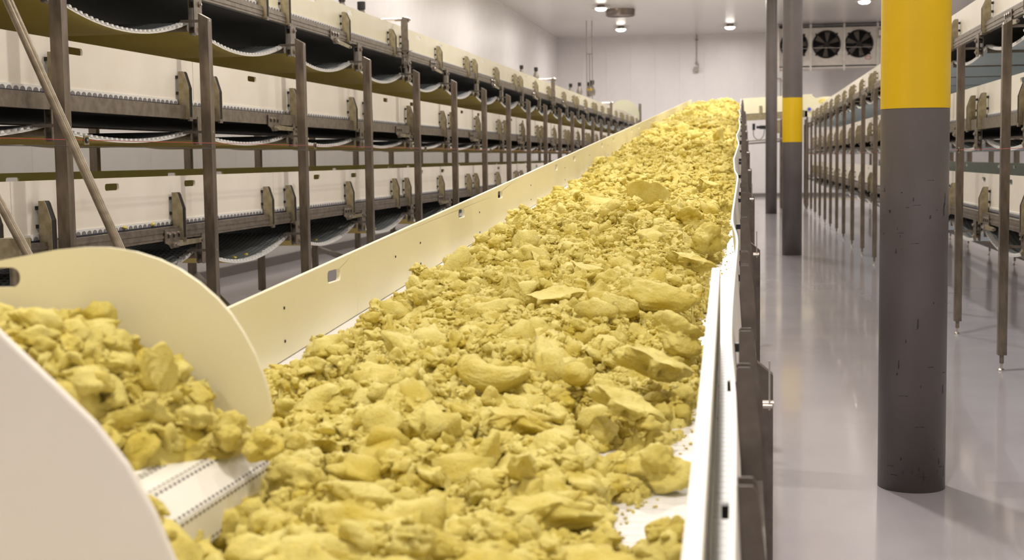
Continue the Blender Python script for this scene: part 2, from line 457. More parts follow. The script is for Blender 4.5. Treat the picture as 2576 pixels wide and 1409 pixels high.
def make_tier(side, tier, o, X0, X1, ya, yb, rb, ph, offs, posts, zt, sag, under, farcol, pmat, tens0, arm_ang):
    """one conveyor of a rack. o: +1 = aisle lies towards +x. ph = panel top height above rail bottom."""
    rh = .105
    word = {'top': 'upper', 'mid': 'middle', 'bot': 'lowest'}[tier]
    t = thing('proofing_conveyor', f'{word} long conveyor of the {side} rack with white side panels and sagging return belt', 'conveyor', (0, 0, 0), f'conveyors of the {side} rack')
    # rails
    for nm, xr, oo in (('side_rail', X0 + o * .035, o), ('side_rail', X1 - o * .035, -o)):
        mb = MB(); xa, xb = sorted((xr, xr + oo * .05)); mb.box(xa, xb, ya, yb, rb, rb + rh, 'steel')
        if tier != 'mid':
            for z in (rb + .03, rb + .07):
                xa2, xb2 = sorted((xr + oo * .05, xr + oo * .056)); mb.box(xa2, xb2, ya, yb, z - .008, z + .010, 'steel')
        mb.build(nm, t)
    # slider bed, near black to paint the shade under the belt; carry belt
    xa, xb = sorted((X0 + o * .03, X1 - o * .03))
    MB().box(xa, xb, ya, yb, rb + .012, rb + rh - .012, 'dark').build('slider_bed', t)
    xa, xb = sorted((X0 - o * .004, X1 + o * .004))
    MB().box(xa, xb, ya, yb, rb + rh, rb + rh + .028, 'belt_white').build('carry_belt', t)
    # scalloped belt edge above the rail
    mb = MB(); xe = X0 + o * .02
    mb.box(*sorted((X0 - o * .004, xe + o * .008)), ya, yb, rb + rh, rb + rh + .012, 'navy')
    mb.box(*sorted((X0, xe)), ya, yb, rb + rh + .012, rb + rh + .05, 'belt_edge')
    y = ya; 
    while y < min(yb, 44):
        n = 6; q = []
        xk = xe + o * .006
        for xx in (xe - o * .002, xk):
            for i in range(n + 1):
                a = PI * i / n; q.append((xx, y + .030 * math.cos(a), rb + rh + .010 + .027 * math.sin(a)))
        mb.add(q, [tuple(range(n + 1)), tuple(range(2 * n + 1, n, -1))] + [(i, i + 1, n + 2 + i, n + 1 + i) for i in range(n)], 'scallop')
        y += .083
    mb.build('belt_edge', t, 'stuff')
    # side panels (near side with grip holes), shared mesh
    L = 4.93; ptop = ph - rh - .045
    def panel_mesh(holes):
        hs = [rslot(c, ptop - .065, .23, .05) for c in holes]
        return MB().prism([(0.004, 0), (L - .004, 0), (L - .004, ptop), (0.004, ptop)], hs, 'x', -.008, .008, pmat).mesh('side_panel')
    pmh = panel_mesh((1.42, 2.86)); y = offs
    while y > ya: y -= L
    starts = []
    while y < yb:
        starts.append(y); y += L
    for s in starts:
        if s < ya - L * .6: continue
        if s + L > yb + .3:
            if yb - s > .5: MB().prism([(0, 0), (yb - s, 0), (yb - s, ptop), (0, ptop)], [], 'x', -.008, .008, pmat).build('side_panel', t, loc=(X0, s, rb + rh + .045))
            continue
        place(pmh, 'side_panel', (X0, s, rb + rh + .045), t)
    # slots of the far side
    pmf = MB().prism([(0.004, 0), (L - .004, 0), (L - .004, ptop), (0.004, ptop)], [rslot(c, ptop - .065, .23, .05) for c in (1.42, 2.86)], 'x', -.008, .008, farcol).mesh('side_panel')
    for s in starts:
        if s < ya - L * .6 or s + L > yb - .3: continue
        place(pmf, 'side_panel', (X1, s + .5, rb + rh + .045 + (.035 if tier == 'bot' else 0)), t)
    # brackets
    bme = tapered_bracket(ph - .1 - (.03 if tier == 'bot' else 0), rh, o).mesh('bracket'); sme = spacers(ph - .1 - (.03 if tier == 'bot' else 0), rh, o)
    for s in starts:
        for d in (.33, 2.46, L - .33 + .0):
            yy = s + d
            if ya < yy < yb:
                b = place(bme, 'bracket', (X0, yy, rb), t); [place(q_, 'spacer', (0, 0, 0), b) for q_ in sme]
    # return belt, hangers
    ys = [p for p in posts if ya - .5 < p < yb + 1.5]
    hof = .30 if o > 0 else 0.
    ys2 = [ys[0] - 2.46] + ys if ys[0] - 2.46 > ya - 1 else ys
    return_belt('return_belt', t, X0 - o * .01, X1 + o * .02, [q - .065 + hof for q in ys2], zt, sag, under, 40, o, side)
    hme = hanger_mesh(o, rb - zt + .11).mesh('roller_hanger')
    rme = MB().tube((0, 0, 0), (X1 - X0 + o * .02, 0, 0), .03, 'steel', n=12).mesh('return_roller')
    for p in ys:
        h = place(hme, 'roller_hanger', (X0 + o * .04, p + hof, rb), t)
        place(rme, 'return_roller', (-o * .05, -.065, zt - rb - .045), h)
    tm = tensioner_mesh(o, 0, 0).mesh('tensioner_plate'); am = arm_mesh(o, arm_ang).mesh('tensioner_arm')
    for me_ in (tm, am):
        for v in me_.vertices: v.co.y *= 2.2
    y = tens0
    while y < yb - 2:
        if y > ya:
            q = place(tm, 'tensioner_plate', (X0 + o * .092, y, rb + .015), t); place(am, 'tensioner_arm', (0, 0, 0), q)
        y += 4.93
    # end drum
    MB().tube((X0 - o * .02, yb, rb + .03), (X1 + o * .02, yb, rb + .03), .10, 'belt_white', n=20).build('end_drum', t)
    return t

LX0, LX1 = -4.50, -6.35
RX0, RX1 = 2.47, 4.42
tl = {}
for tier, rb, ph, offs, zt, sag, tens, ang in (('top', 3.25, .435, 8.05, 3.06, .165, 14.9, -.12), ('mid', 2.262, .478, 6.12, 2.165, .09, 12.8, -.02), ('bot', 1.305, .50, 8.05, 1.185, .18, 10.33, .0)):
    yb = 60.6 if tier == 'top' else 59.
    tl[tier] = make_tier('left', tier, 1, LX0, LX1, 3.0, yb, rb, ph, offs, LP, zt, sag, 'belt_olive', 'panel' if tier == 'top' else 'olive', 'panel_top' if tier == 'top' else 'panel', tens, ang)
tr = {}
for tier, rb, ph, offs, zt, sag, tens, ang in (('top', 3.09, .435, 7.22, 2.99, .10, 13.3, PI + .1), ('mid', 2.14, .465, 5.27, 2.03, .10, 16.3, PI), ('bot', 1.20, .487, 7.22, 1.10, .165, 14.3, PI)):
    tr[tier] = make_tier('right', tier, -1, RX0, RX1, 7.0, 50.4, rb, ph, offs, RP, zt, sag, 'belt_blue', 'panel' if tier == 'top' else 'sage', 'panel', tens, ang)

# support posts
def post_mesh(top, o, slant=True):
    mb = MB(); PW = .041 if o > 0 else .037
    z1 = top
    if slant:
        vs = [(-PW, -PW, .14), (PW, -PW, .14), (PW, PW, .14), (-PW, PW, .14), (-PW, -PW, z1), (PW, -PW, z1), (PW, PW, z1), (-PW, PW, z1)]
        hi = 4 if o > 0 else 5
        for i in (4, 7): vs[i] = (vs[i][0], vs[i][1], z1 + (.0 if o > 0 else -.045))
        for i in (5, 6): vs[i] = (vs[i][0], vs[i][1], z1 + (-.045 if o > 0 else .0))
        mb.add(vs, [(0, 3, 2, 1), (4, 5, 6, 7), (0, 1, 5, 4), (1, 2, 6, 5), (2, 3, 7, 6), (3, 0, 4, 7)], 'post')
    else: mb.box(-PW, PW, -PW, PW, .14, z1, 'post')
    return mb
foot = MB().tube((0, 0, .065), (0, 0, .145), .019, 'steel', n=12).tube((0, 0, .02), (0, 0, .07), .012, 'chrome', n=10).lathe([(0, .024), (.014, .022), (.03, .010), (.034, 0), (0, 0)], (0, 0, 0), 'chrome', 16).mesh('levelling_foot')
def rod_fix(o): return MB()
pm_l = post_mesh(3.105, 1).mesh('square_tube'); pm_r = post_mesh(3.03, -1).mesh('square_tube')
pm_b = post_mesh(3.2, 1, False).mesh('square_tube'); pm_b2 = post_mesh(3.0, 1, False).mesh('square_tube')
tagme = MB().box(-.003, .0, -.022, .022, -.17, 0, 'tag').mesh('label_plate')
XLP, XRP = -4.27, 2.235
tags = {1: (2.10, 2.27), 6: (2.10, 2.3)}
def posts(side, row, xs, ys, me, o, order_note):
    k = 0
    for y in ys:
        if row == 'front' and side == 'left': q = y - 8.33
        t = thing('support_post', f'square steel post in the {row} row of the {side} rack, {ORD[k]} from the camera', 'post', (xs, y, 0), f'{row} posts of the {side} rack')
        place(me, 'square_tube', (0, 0, 0), t); place(foot, 'levelling_foot', (0, 0, 0), t)
        if side == 'left' and row == 'front':
            # stub axles tying the post to each conveyor
            for z in (3.11, 2.22, 1.26):
                MBs = stub_l
                place(MBs, 'tie_bolt', (0, 0, z), t)
        if side == 'right' and row == 'front':
            for z in (3.04, 2.09, 1.15): place(stub_r, 'tie_bolt', (0, 0, z), t)
        k += 1
        yield t
stub_l = MB().box(-.20, -.025, -.02, .02, -.075, -.055, 'steel').tube((-.02, -.0, -.065), (.042, 0, -.065), .010, 'chrome', n=8).mesh('tie_bolt')
stub_r = MB().box(.025, .20, -.02, .02, -.075, -.055, 'steel').tube((.02, -.0, -.065), (-.042, 0, -.065), .010, 'chrome', n=8).mesh('tie_bolt')
lf = list(posts('left', 'front', XLP, LP, pm_l, 1, ''))
lbk = list(posts('left', 'back', -6.58, [p + .25 for p in LP], pm_b, 1, ''))
rf = list(posts('right', 'front', XRP, RP, pm_r, -1, ''))
rbk = list(posts('right', 'back', 4.56, [p + .1 for p in RP], pm_b2, -1, ''))
for k, z in ((3, 2.28), (7, 2.28), (11, 2.28), (3, 1.28), (15, 2.28)):
    if k < len(lf): place(tagme, 'label_plate', (.0, .034 + .022, z), lf[k])
# horizontal diagonal braces from the back posts to the front row
for k in (1, 3, 5, 7, 9, 11):
    y0 = LP[k + 2] + .25 + .03; y1 = LP[k] + .5
    mb = MB(); d = Vector((-4.25 + 6.55, y1 - y0, 0)); L = d.length
    T = Matrix.Rotation(math.atan2(d.y, d.x), 4, 'Z')
    mb.box(0, L, -.03, .03, -.03, .03, 'steel', T)
    b = mb.build('diagonal_brace', lbk[k + 2], loc=(.03, .03, .56))
# long low beam along the back feet of the right rack
tag(MB().box(4.36, 4.43, 8, 52, .2, .3, 'steel').build('low_rail'), 'long low dark steel rail behind the feet of the right rack', 'rail')

# scraper shafts over the upper left conveyor
def scraper(y, n):
    mb = MB(); 
    mb.prism([(-.045, -.20), (.045, -.20), (.045, .46), (.03, .52), (-.03, .52), (-.045, .46)], [rslot(c, -.02, .010, .22) for c in (-.024, 0, .024)], 'y', -.07, -.058, 'steel')
    mb.box(-.045, -.01, -.058, -.0, -.1, .02, 'steel')
    p = mb.build('slotted_arm', tl['top'], loc=(-4.34, y, 3.24))
    MB().tube((.0, 0, .50), (.05, 0, .50), .04, 'chrome', n=16).tube((.04, 0, .50), (.07, 0, .5), .022, 'chrome', n=6).build('end_bearing', p)
    MB().tube((0, 0, .50), (-1.95, 0, .50), .022, 'chrome', n=12).build('cross_shaft', p)
    for yy in (-.05, .0, .05): pass
scraper(17.93, 0); scraper(32.4, 1); scraper(47., 2)
# cylindrical sensor heads along the back of the upper left conveyor
for i, (y, z, s) in enumerate([(21.9, 4.36, 1.0), (23.06, 4.33, 1.25), (40.4, 4.42, 1.), (43.3, 4.52, 1.1), (52.2, 4.45, 1.2), (55.1, 4.62, 1.3), (58.7, 4.78, 1.5), (59.9, 4.9, 1.6)]):
    labs = ['small grey sensor head at the top edge of the picture, left of the cone', 'larger grey cone shaped sensor head at the top edge left of the slotted arm',
            'small capped sensor head left of the pair above the upper left conveyor', 'capped sensor head right of the pair above the upper left conveyor',
            'first of four bottle shaped sensor heads near the back wall', 'second of four bottle shaped sensor heads near the back wall',
            'third of four bottle shaped sensor heads, with a yellow collar', 'last of four bottle shaped sensor heads near the back wall']
    t = thing('sensor_head', labs[i], 'sensor', (-6.34, y, 3.70))
    h = z - 3.70
    MB().tube((0, 0, -.05), (0, 0, h - .16), .016, 'zinc', n=8).build('stem', t)
    MB().lathe([(0, h - .2 * s), (.075 * s, h - .2 * s), (.085 * s, h - .05 * s), (.05 * s, h + .06 * s), (.04 * s, h + .1 * s), (0, h + .1 * s)], (0, 0, 0), 'zinc', 16).build('cone_body', t)
    MB().tube((0, 0, h + .1 * s), (0, 0, h + .2 * s), .055 * s, 'cable', n=12).build('cap', t)
    if i == 6: MB().tube((0, 0, h - .06), (0, 0, h + .04), .088 * s, 'pillar_yellow', n=14).build('yellow_collar', t)
# end guard of the upper left conveyor
t = thing('end_guard', 'pale translucent guard panel with dark posts at the far end of the upper left conveyor', 'guard', (-4.5, 62.2, 0))
arc = [(-1.3, 3.55)] + [(-.62 + .68 * math.cos(a), 3.75 + .68 * math.sin(a)) for a in np.linspace(PI, 0, 20)] + [(.06, 3.55)]
MB().prism(arc, [], 'y', -.8, -.78, 'frosted').build('guard_panel', t)
for yy in (-.70, -.2): MB().box(.02, .10, yy, yy + .10, 3.4, 4.25, 'steel').build('guard_post', t)
MB().box(-1.3, .1, -.78, -.70, 3.42, 3.5, 'steel').build('bottom_rail', t)
for yy in (-.77, ): MB().box(-.035, .035, yy, yy + .07, 0, 3.42, 'post').build('leg', t)

# pull cords with eye brackets
for side, x, z0, z1, lastY in (('left', -4.20, 2.062, 2.02, 58), ('right', 2.16, 1.93, 1.90, 50)):
    ob = tag(MB().tube((x, 5 if side == 'left' else 8, z0), (x, lastY, z0), .0022, 'red', n=6).build('pull_cord'), f'thin red pull cord stretched along the {side} rack', 'cord')
    if side == 'left':
        tag(MB().tube((x, 5, z1), (x, lastY, z1), .0025, 'cable', n=6).build('steel_cord'), 'thin dark cord running just below the red pull cord of the left rack', 'cord')
    eb = MB(); eb.box(-.004, .004, -.03, .035, -.03, .03, 'bracket'); eb.tube((-.012, 0, 0), (.012, 0, 0), .02, 'black', n=14); eb.tube((-.014, 0, 0), (.014, 0, 0), .009, 'chrome', n=10)
    em = eb.mesh('eye_bracket')
    for k, p in enumerate(LP if side == 'left' else RP):
        if side == 'left' and k % 2 == 0: yy = p + .17
        elif side == 'right' and k % 2 == 1: yy = p - .45
        else: continue
        if yy < lastY: 
            place(em, 'eye_bracket', (x, yy, z0), ob)

# ------------------------------------------------------------------ main incline conveyor
SL = .0555
TH = math.atan(SL)
def zb(y): return .846 + SL * y
XL, XR = -1.765, -.03
ME = 49.8
mc = thing('incline_conveyor', 'wide rising conveyor heaped with yellow dough between cream side panels', 'conveyor')
mb = MB(); y = 1.2
while y < 14:      # belt modules, each row a slat with an open joint
    mb.box(0, 0, 0, 0, 0, 0, 'belt_white') if False else None
    z0, z1 = zb(y), zb(y + .0485)
    mb.add([(XL - .01, y, z0 - .02), (XR + .0, y, z0 - .02), (XR, y + .0485, z1 - .02), (XL - .01, y + .0485, z1 - .02),
            (XL - .01, y, z0), (XR, y, z0), (XR, y + .0485, z1), (XL - .01, y + .0485, z1)],
           [(4, 5, 6, 7), (0, 1, 5, 4), (1, 2, 6, 5), (2, 3, 7, 6), (3, 0, 4, 7)], 'belt_white')
    y += .0508
mb.add([(XL, y, zb(y) - .02), (XR, y, zb(y) - .02), (XR, ME, zb(ME) - .02), (XL, ME, zb(ME) - .02), (XL, y, zb(y)), (XR, y, zb(y)), (XR, ME, zb(ME)), (XL, ME, zb(ME))],
       [(0, 3, 2, 1), (4, 5, 6, 7), (0, 1, 5, 4), (1, 2, 6, 5), (2, 3, 7, 6), (3, 0, 4, 7)], 'belt_white')
mb.build('modular_belt', mc, 'stuff')
def sbox(mb, x0, x1, y0, y1, h0, h1, m):
    """box sheared to the incline"""
    mb.add([(x0, y0, zb(y0) + h0), (x1, y0, zb(y0) + h0), (x1, y1, zb(y1) + h0), (x0, y1, zb(y1) + h0), (x0, y0, zb(y0) + h1), (x1, y0, zb(y0) + h1), (x1, y1, zb(y1) + h1), (x0, y1, zb(y1) + h1)],
           [(0, 3, 2, 1), (4, 5, 6, 7), (0, 1, 5, 4), (1, 2, 6, 5), (2, 3, 7, 6), (3, 0, 4, 7)], m)
mb = MB(); sbox(mb, XL, XR, 1.2, ME, -.05, -.022, 'dark'); mb.build('slider_bed', mc)
for xa, xb in ((XL - .10, XL - .03), (.012, .056)):
    mb = MB(); sbox(mb, xa, xb, 1.2, ME, -.19, -.05, 'maingrey'); mb.build('side_rail', mc)
# left side panels
Lp = 4.7
screw_me = MB().tube((0, 0, 0), (.004, 0, 0), .006, 'cable', n=8).mesh('screw')
y = 1.5; i = 0
while y < 49.:
    ln = min(Lp, 49.75 - y)
    holes = []
    for hc, wd in ((5.84, .13), (8.66, .13), (10.1, .13), (13.25, .13), (14.72, .12), (17.7, .12), (19.3, .12), (22.6, .12), (24.2, .12), (27.3, .12), (29, .12)):
        if y + .1 < hc < y + ln - .1: holes.append(rslot(hc - y, .235 + SL * (hc - y), wd * 1.5, .052, .02))
    p = MB().prism([(0.002, .004), (ln - .002, .004 + SL * ln), (ln - .002, .3 + SL * ln), (0.002, .3)], holes, 'x', -.01, .01, 'skirt').build('side_panel', mc, loc=(XL, y, zb(y)), bevel=.003)
    for yy_, hs_ in ((5.155, (.075, .205)), (6.927, (.18,)), (7.49, (.07, .185)), (9.26, (.05, .185)), (11.6, (.07, .19)), (13.9, (.07, .19)), (16.2, (.07, .19)), (18.5, (.07, .19)), (20.9, (.07, .19))):
        for h in hs_:
            d = yy_ - y
            if 0 < d < ln: place(screw_me, 'screw', (.0095, d, SL * d + h), p)
    y += Lp; i += 1
# wavy right side panels
WR = [(1.4, -.016), (2.6, -.014), (3.3, -.016), (4.0, -.034), (4.73, -.034), (5.64, -.027), (6.46, -.020), (6.8, -.024), (7.35, -.051), (7.8, -.052), (9.0, -.044), (9.75, -.038), (10.9, -.03), (11.4, -.057), (13.1, -.076), (15., -.05), (16, -.035), (18.4, -.072), (20.5, -.04), (23, -.03), (25.3, -.06), (28, -.03), (32, -.07), (35, -.03), (38, -.06), (43, -.02), (49.8, -.05)]
wy = np.array([a for a, b in WR]); wx = np.array([b for a, b in WR]) + .004
def wavy_piece(ya, yb):
    mb = MB(); N = max(6, int((yb - ya) / .12)); ys = np.linspace(ya, yb, N); 
    xs = np.interp(ys, wy, wx); xs = np.array([np.mean(np.interp(q + np.linspace(-.25, .25, 9), wy, wx)) for q in ys])
    vs = []
    for q, xx in zip(ys, xs):
        z = zb(q)
        base = .03
        vs += [(xx * .4 + base * .2 - .012, q, z + .003), (xx - .012, q, z + .3), (xx, q, z + .3), (xx * .4 + base * .2, q, z + .003)]
    fs = []
    for i in range(N - 1):
        a, b = 4 * i, 4 * i + 4
        for j in range(4): fs.append((a + j, a + (j + 1) % 4, b + (j + 1) % 4, b + j))
    fs += [(0, 1, 2, 3), (4 * N - 1, 4 * N - 2, 4 * N - 3, 4 * N - 4)]
    return mb.add(vs, fs, 'skirt_white')
ya = 1.4
while ya < 49:
    yb = min(ya + 4.9, 49.8); wavy_piece(ya, yb - .004).build('side_panel', mc, bevel=.002); ya = yb
# inner guard strip at the near right
mb = MB()
vs = []
for q, xx in ((1.5, -.079), (5.6, -.108)):
    z = zb(q); vs += [(xx - .012, q, z + .01), (xx - .012, q, z + .3), (xx + .022, q, z + .3), (xx + .022, q, z + .01)]
mb.add(vs, [(0, 1, 2, 3), (7, 6, 5, 4)] + [(j, (j + 1) % 4, 4 + (j + 1) % 4, 4 + j) for j in range(4)], 'skirt_white')
g = mb.build('guard_strip', mc, bevel=.004); g['label'] = 'thick white guard strip lying inside the right side panel'
# right brackets
def main_bracket():
    mb = MB()
    pts = [(-.01, -.06), (-.01, .255), (-.005, .262), (.027, .262), (.035, .25), (.058, .06), (.062, -.05), (.062, -.2), (.045, -.2), (.045, -.06)]
    for y0 in (-.04, .034): mb.prism(pts, [], 'y', y0, y0 + .006, 'maingrey')
    mb.box(-.01, -.004, -.034, .034, -.05, .25, 'maingrey')
    return mb.mesh('bracket')
bm_ = main_bracket(); sp_ = [MB().box(-.034, -.009, -.04, -.012, z_, z_ + .027, 'black').mesh('spacer') for z_ in (.195, )] + [MB().box(-.014, -.009, -.04, -.012, .05, .075, 'black').mesh('spacer')]
bys = [1.75, 2.74, 3.87, 4.43, 5.97, 6.44, 8.03, 9.75, 10.3, 12.1]
q = 14.0
while q < 49: bys += [q, q + .52, q + 2.2]; q += 4.1
for y in bys:
    if y > 49.5: continue
    b = place(bm_, 'bracket', (-.006 if y < 4 else .0, y, zb(y)), mc)
    for q_ in sp_: place(q_, 'spacer', (0, 0, 0), b)
# legs
lev = MB().box(.0, .006, -.012, .012, -.02, .15, 'chrome').tube((-.02, 0, 0), (.018, 0, 0), .012, 'chrome', n=12).tube((-.02, -.05, -.0), (.012, -.05, -.0), .009, 'chrome', n=8).mesh('lever')
for i, y in enumerate([1.4, 5.4, 9.35, 13.5, 17.6, 21.7, 25.8, 29.9, 34, 38.1, 42.2, 46.3]):
    for s, x in ((1, .058), (-1, XL - .17)):
        top = zb(y) - .09; mb = MB()
        vs = [(x, y, .12), (x + .06, y, .12), (x + .06, y + .07, .12), (x, y + .07, .12), (x, y, top + (.05 if s > 0 else 0)), (x + .06, y, top + (0 if s > 0 else .05)), (x + .06, y + .07, top + (0 if s > 0 else .05)), (x, y + .07, top + (.05 if s > 0 else 0))]
        mb.add(vs, [(0, 3, 2, 1), (4, 5, 6, 7), (0, 1, 5, 4), (1, 2, 6, 5), (2, 3, 7, 6), (3, 0, 4, 7)], 'maingrey')
        lg = mb.build('leg', mc)
        place(foot, 'levelling_foot', (x + .03, y + .035, 0), lg)
    mb = MB(); mb.box(XL - .11, .058, y + .01, y + .06, zb(y) - .32, zb(y) - .26, 'maingrey'); mb.build('cross_member', mc)
    if 0 < i < 9: place(lev, 'lever', (.09, y - .25 if i > 1 else y + .03 - .6, zb(y) - .10), mc)
# return run of the belt under the conveyor
mb = MB(); sbox(mb, XL + .05, XR - .05, 1.5, ME, -.25, -.235, 'belt_white'); mb.build('return_belt', mc)
MB().tube((XL, ME, zb(ME) - .12), (XR, ME, zb(ME) - .12), .12, 'belt_white', n=20).build('head_drum', mc)

# ------------------------------------------------------------------ near transfer conveyor (drops dough onto the incline)
nc = thing('transfer_conveyor', 'transfer conveyor with rounded cream guards dropping dough at the left foreground', 'conveyor')
YF, YN = 3.1, 2.15
far = [(-1.923, 1.64), (-1.765, 1.674), (-1.62, 1.699), (-1.55, 1.705), (-1.488, 1.705), (-1.419, 1.694), (-1.36, 1.676), (-1.311, 1.653), (-1.263, 1.621), (-1.22, 1.584), (-1.186, 1.546), (-1.157, 1.501), (-1.131, 1.453), (-1.113, 1.406), (-1.102, 1.368), (-1.095, 1.33), (-1.093, 1.311), (-1.098, 1.296), (-1.115, 1.284), (-1.136, 1.277), (-1.30, 1.225)]
outl = [(-3.4, 1.33), (-3.4, 1.62), (-2.3, 1.62)] + far
pf = MB().prism(outl, [rslot(-1.765, 1.633, .10, .048, .022)], 'y', YF, YF + .014, 'skirt').build('side_guard', nc, bevel=.004)
near = [(-3.4, 1.25), (-3.4, 1.80), (-1.6, 1.80), (-1.42, 1.755), (-1.314, 1.686), (-1.23, 1.631), (-1.189, 1.593), (-1.127, 1.536), (-1.059, 1.472), (-1.005, 1.404), (-.959, 1.321), (-.927, 1.241), (-.912, 1.18), (-.905, 1.08), (-.93, 1.04), (-1.2, 1.03), (-1.5, 1.10)]
pn = MB().prism(near, [], 'y', YN - .016, YN, 'panel').build('side_guard', nc, bevel=.005)
pn['label'] = 'nearer rounded side guard, blurred at the lower left'
# belt around an octagonal nose
XC, ZC, AP = -1.196, 1.152, .099
oct_ = [(XC + AP / math.cos(PI / 8) * math.cos(a), ZC + AP / math.cos(PI / 8) * math.sin(a)) for a in [PI / 8 * 5 - k * PI / 4 for k in range(7)]]
prof = [(-3.4, 1.252 + .05)] + oct_ + [(-3.4, 1.05 + .05)]
mb = MB(); n = len(prof)
for (xa, za), (xb, zc) in zip(prof, prof[1:]):
    d = Vector((xb - xa, 0, zc - za)); L = d.length; k = max(1, round(L / .082)); nn = Vector((-d.z, 0, d.x)).normalized()
    for j in range(k):
        p0 = Vector((xa, 0, za)) + d * ((j + .03) / k); p1 = Vector((xa, 0, za)) + d * ((j + .97) / k)
        q = [p0, p1, p1 - nn * .014, p0 - nn * .014]
        vs = [(v.x, YN + .01, v.z) for v in q] + [(v.x, YF - .004, v.z) for v in q]
        mb.add(vs, [(0, 1, 2, 3), (7, 6, 5, 4), (0, 4, 5, 1), (1, 5, 6, 2), (2, 6, 7, 3), (3, 7, 4, 0)], 'skirt_white')
mb.build('belt_module', nc, 'stuff')
mb = MB()
for (xa, za), (xb, zc) in zip(prof[0:-1], prof[1:]):
    d = Vector((xb - xa, 0, zc - za)); L = d.length; k = max(1, round(L / .082)); nn = Vector((-d.z, 0, d.x)).normalized(); dn = d.normalized()
    for j in range(max(0, k - 4), k):
        for s in (.1, .9):
            c = Vector((xa, 0, za)) + d * ((j + s) / k); y = YN + .03
            while y < YF - .02:
                q = [c - dn * .003, c + dn * .003]
                vs = [(v.x + nn.x * e, yy, v.z + nn.z * e) for e in (.0006, -.004) for yy in (y, y + .011) for v in q]
                mb.add(vs, [(0, 1, 3, 2), (4, 6, 7, 5), (0, 4, 5, 1), (2, 3, 7, 6)], 'cable'); y += .0225
mb.build('belt_slots', nc, 'stuff')
MB().prism([(-3.4, 1.27), (XC - .02, 1.235), (XC - .02, 1.08), (-3.4, 1.11)], [], 'y', YN + .03, YF - .03, 'dark').build('belt_core', nc)
MB().tube((XC, YN, ZC), (XC, YF, ZC), .07, 'steel', n=18).build('nose_roller', nc)
for yy in (YN + .06, YF - .12):
    for xx in (-3.1, -2.1): 
        l = MB().box(xx, xx + .06, yy, yy + .06, .12, 1.16, 'post').build('leg', nc); place(foot, 'levelling_foot', (xx + .03, yy + .03, 0), l)
# round tubes behind the transfer conveyor
for i, (x0, z0, x1, z1, lab) in enumerate([(-3.65, 2.734, -3.105, 1.488, 'long slanting round steel tube crossing the left racks in the foreground'),
                             (-3.744, 1.714, -3.603, 1.449, 'short slanting round steel tube at the left edge, below the long one')]):
    d = Vector((x1 - x0, 0, z1 - z0)).normalized(); p = Vector((x0, 6.6, z0))
    if i == 1: d = Vector((.47, 0, -.88)).normalized()
    b0 = p + d * ((.03 - z0) / d.z); t0_ = p - d * (1.5 if i == 0 else .9)
    t = thing('slanting_tube', lab, 'tube', (b0.x, 6.6, 0))
    o = MB().tube(b0 - Vector((b0.x, 6.6, 0)), t0_ - Vector((b0.x, 6.6, 0)), .024, 'pole', n=20).build('tube', t)
    MB().tube((0, 0, 0), (0, 0, .02), .07, 'steel', n=16).build('foot_plate', t)
    MB().tube(t0_ - Vector((b0.x, 6.6, 0)), t0_ - Vector((b0.x, 6.6, 0)) - d * .02, .03, 'steel', n=16).build('end_cap', t)
tag(MB().box(-3.78, -3.66, 6.62, 6.74, 1.42, 1.53, 'bracket').tube((-3.72, 6.68, 0), (-3.72, 6.68, 1.45), .03, 'pole').build('clamp_stand'), 'steel clamp block on a stand at the far left edge beside the short tube', 'clamp')

# ------------------------------------------------------------------ cross conveyor at the far end
cc = thing('cross_conveyor', 'cream sided cross conveyor at the back carrying dough to the right rack', 'conveyor')
YA = 50.9
T = Matrix.Translation((.0, YA, 3.15)) @ Matrix.Rotation(-.045, 4, 'Y')
MB().box(.05, 2.5, 0, .02, .24, .80, 'skirt', T).build('side_panel', cc)
MB().box(.05, 2.5, 1.3, 1.32, .24, .80, 'skirt', T).build('side_panel', cc)
MB().box(.05, 2.5, -.005, .03, .222, .24, 'black', T).build('rubber_strip', cc)
MB().box(.05, 2.3, -.02, .03, 0, .222, 'bracket', T).build('side_rail', cc)
MB().box(-1.8, 2.4, .03, 1.3, .2, .235, 'belt_white', T).build('belt', cc)
nose = [(2.3 + .42 * math.cos(a), .45 + .38 * math.sin(a)) for a in np.linspace(-PI / 2, PI / 2, 18)] + [(2.2, .83), (2.2, .07)]
MB().prism(nose, [], 'y', -.02, 0, 'skirt').build('round_guard', cc, loc=(0, YA, 3.18))
MB().box(.62, .72, -.05, -.0, .03, .50, 'bracket', T).build('bracket', cc)
for x, z in ((1.02 + .0, 3.06), (2.35, 3.52)):
    k = MB().tube((x, YA - .06, z), (x, YA - .02, z), .085, 'chrome', n=16).build('bearing', cc); MB().tube((x, YA - .08, z), (x, YA - .06, z), .055, 'blue', n=16).build('blue_cap', k)
MB().box(.95, 1.35, YA, YA + .4, 2.7, 3.16, 'bracket').build('motor_box', cc)
mb = MB().box(.36, .46, YA - .05, YA + .05, 2.82, 3.05, 'black').build('junction_box', cc)
MB().box(.62, .85, YA - .02, YA + .1, 2.85, 2.98, 'black').tube((.5, YA + .04, 2.92), (.68, YA + .04, 2.92), .05, 'black').build('sensor', cc)
MB().path([(.40, YA, 2.84)] + [(.58 - .19 * math.cos(a), YA, 2.72 - .24 * math.sin(a)) for a in np.linspace(0.2, PI - .1, 14)] + [(.80, YA, 2.9)], .012, 'cable').build('cable', cc)
for x in (1.36, -1.7, 2.25):
    for yy in (YA + .05, YA + 1.2): 
        l = MB().box(x, x + .07, yy, yy + .07, 0.0, 3.2, 'post').build('leg', cc)
MB().tube((.1, YA - .02, 2.43), (1.5, YA - .02, 2.50), .03, 'zinc').build('tie_tube', cc)
MB().tube((.1, YA + .06, 2.33), (1.5, YA + .06, 2.42), .03, 'zinc').build('tie_tube', cc)
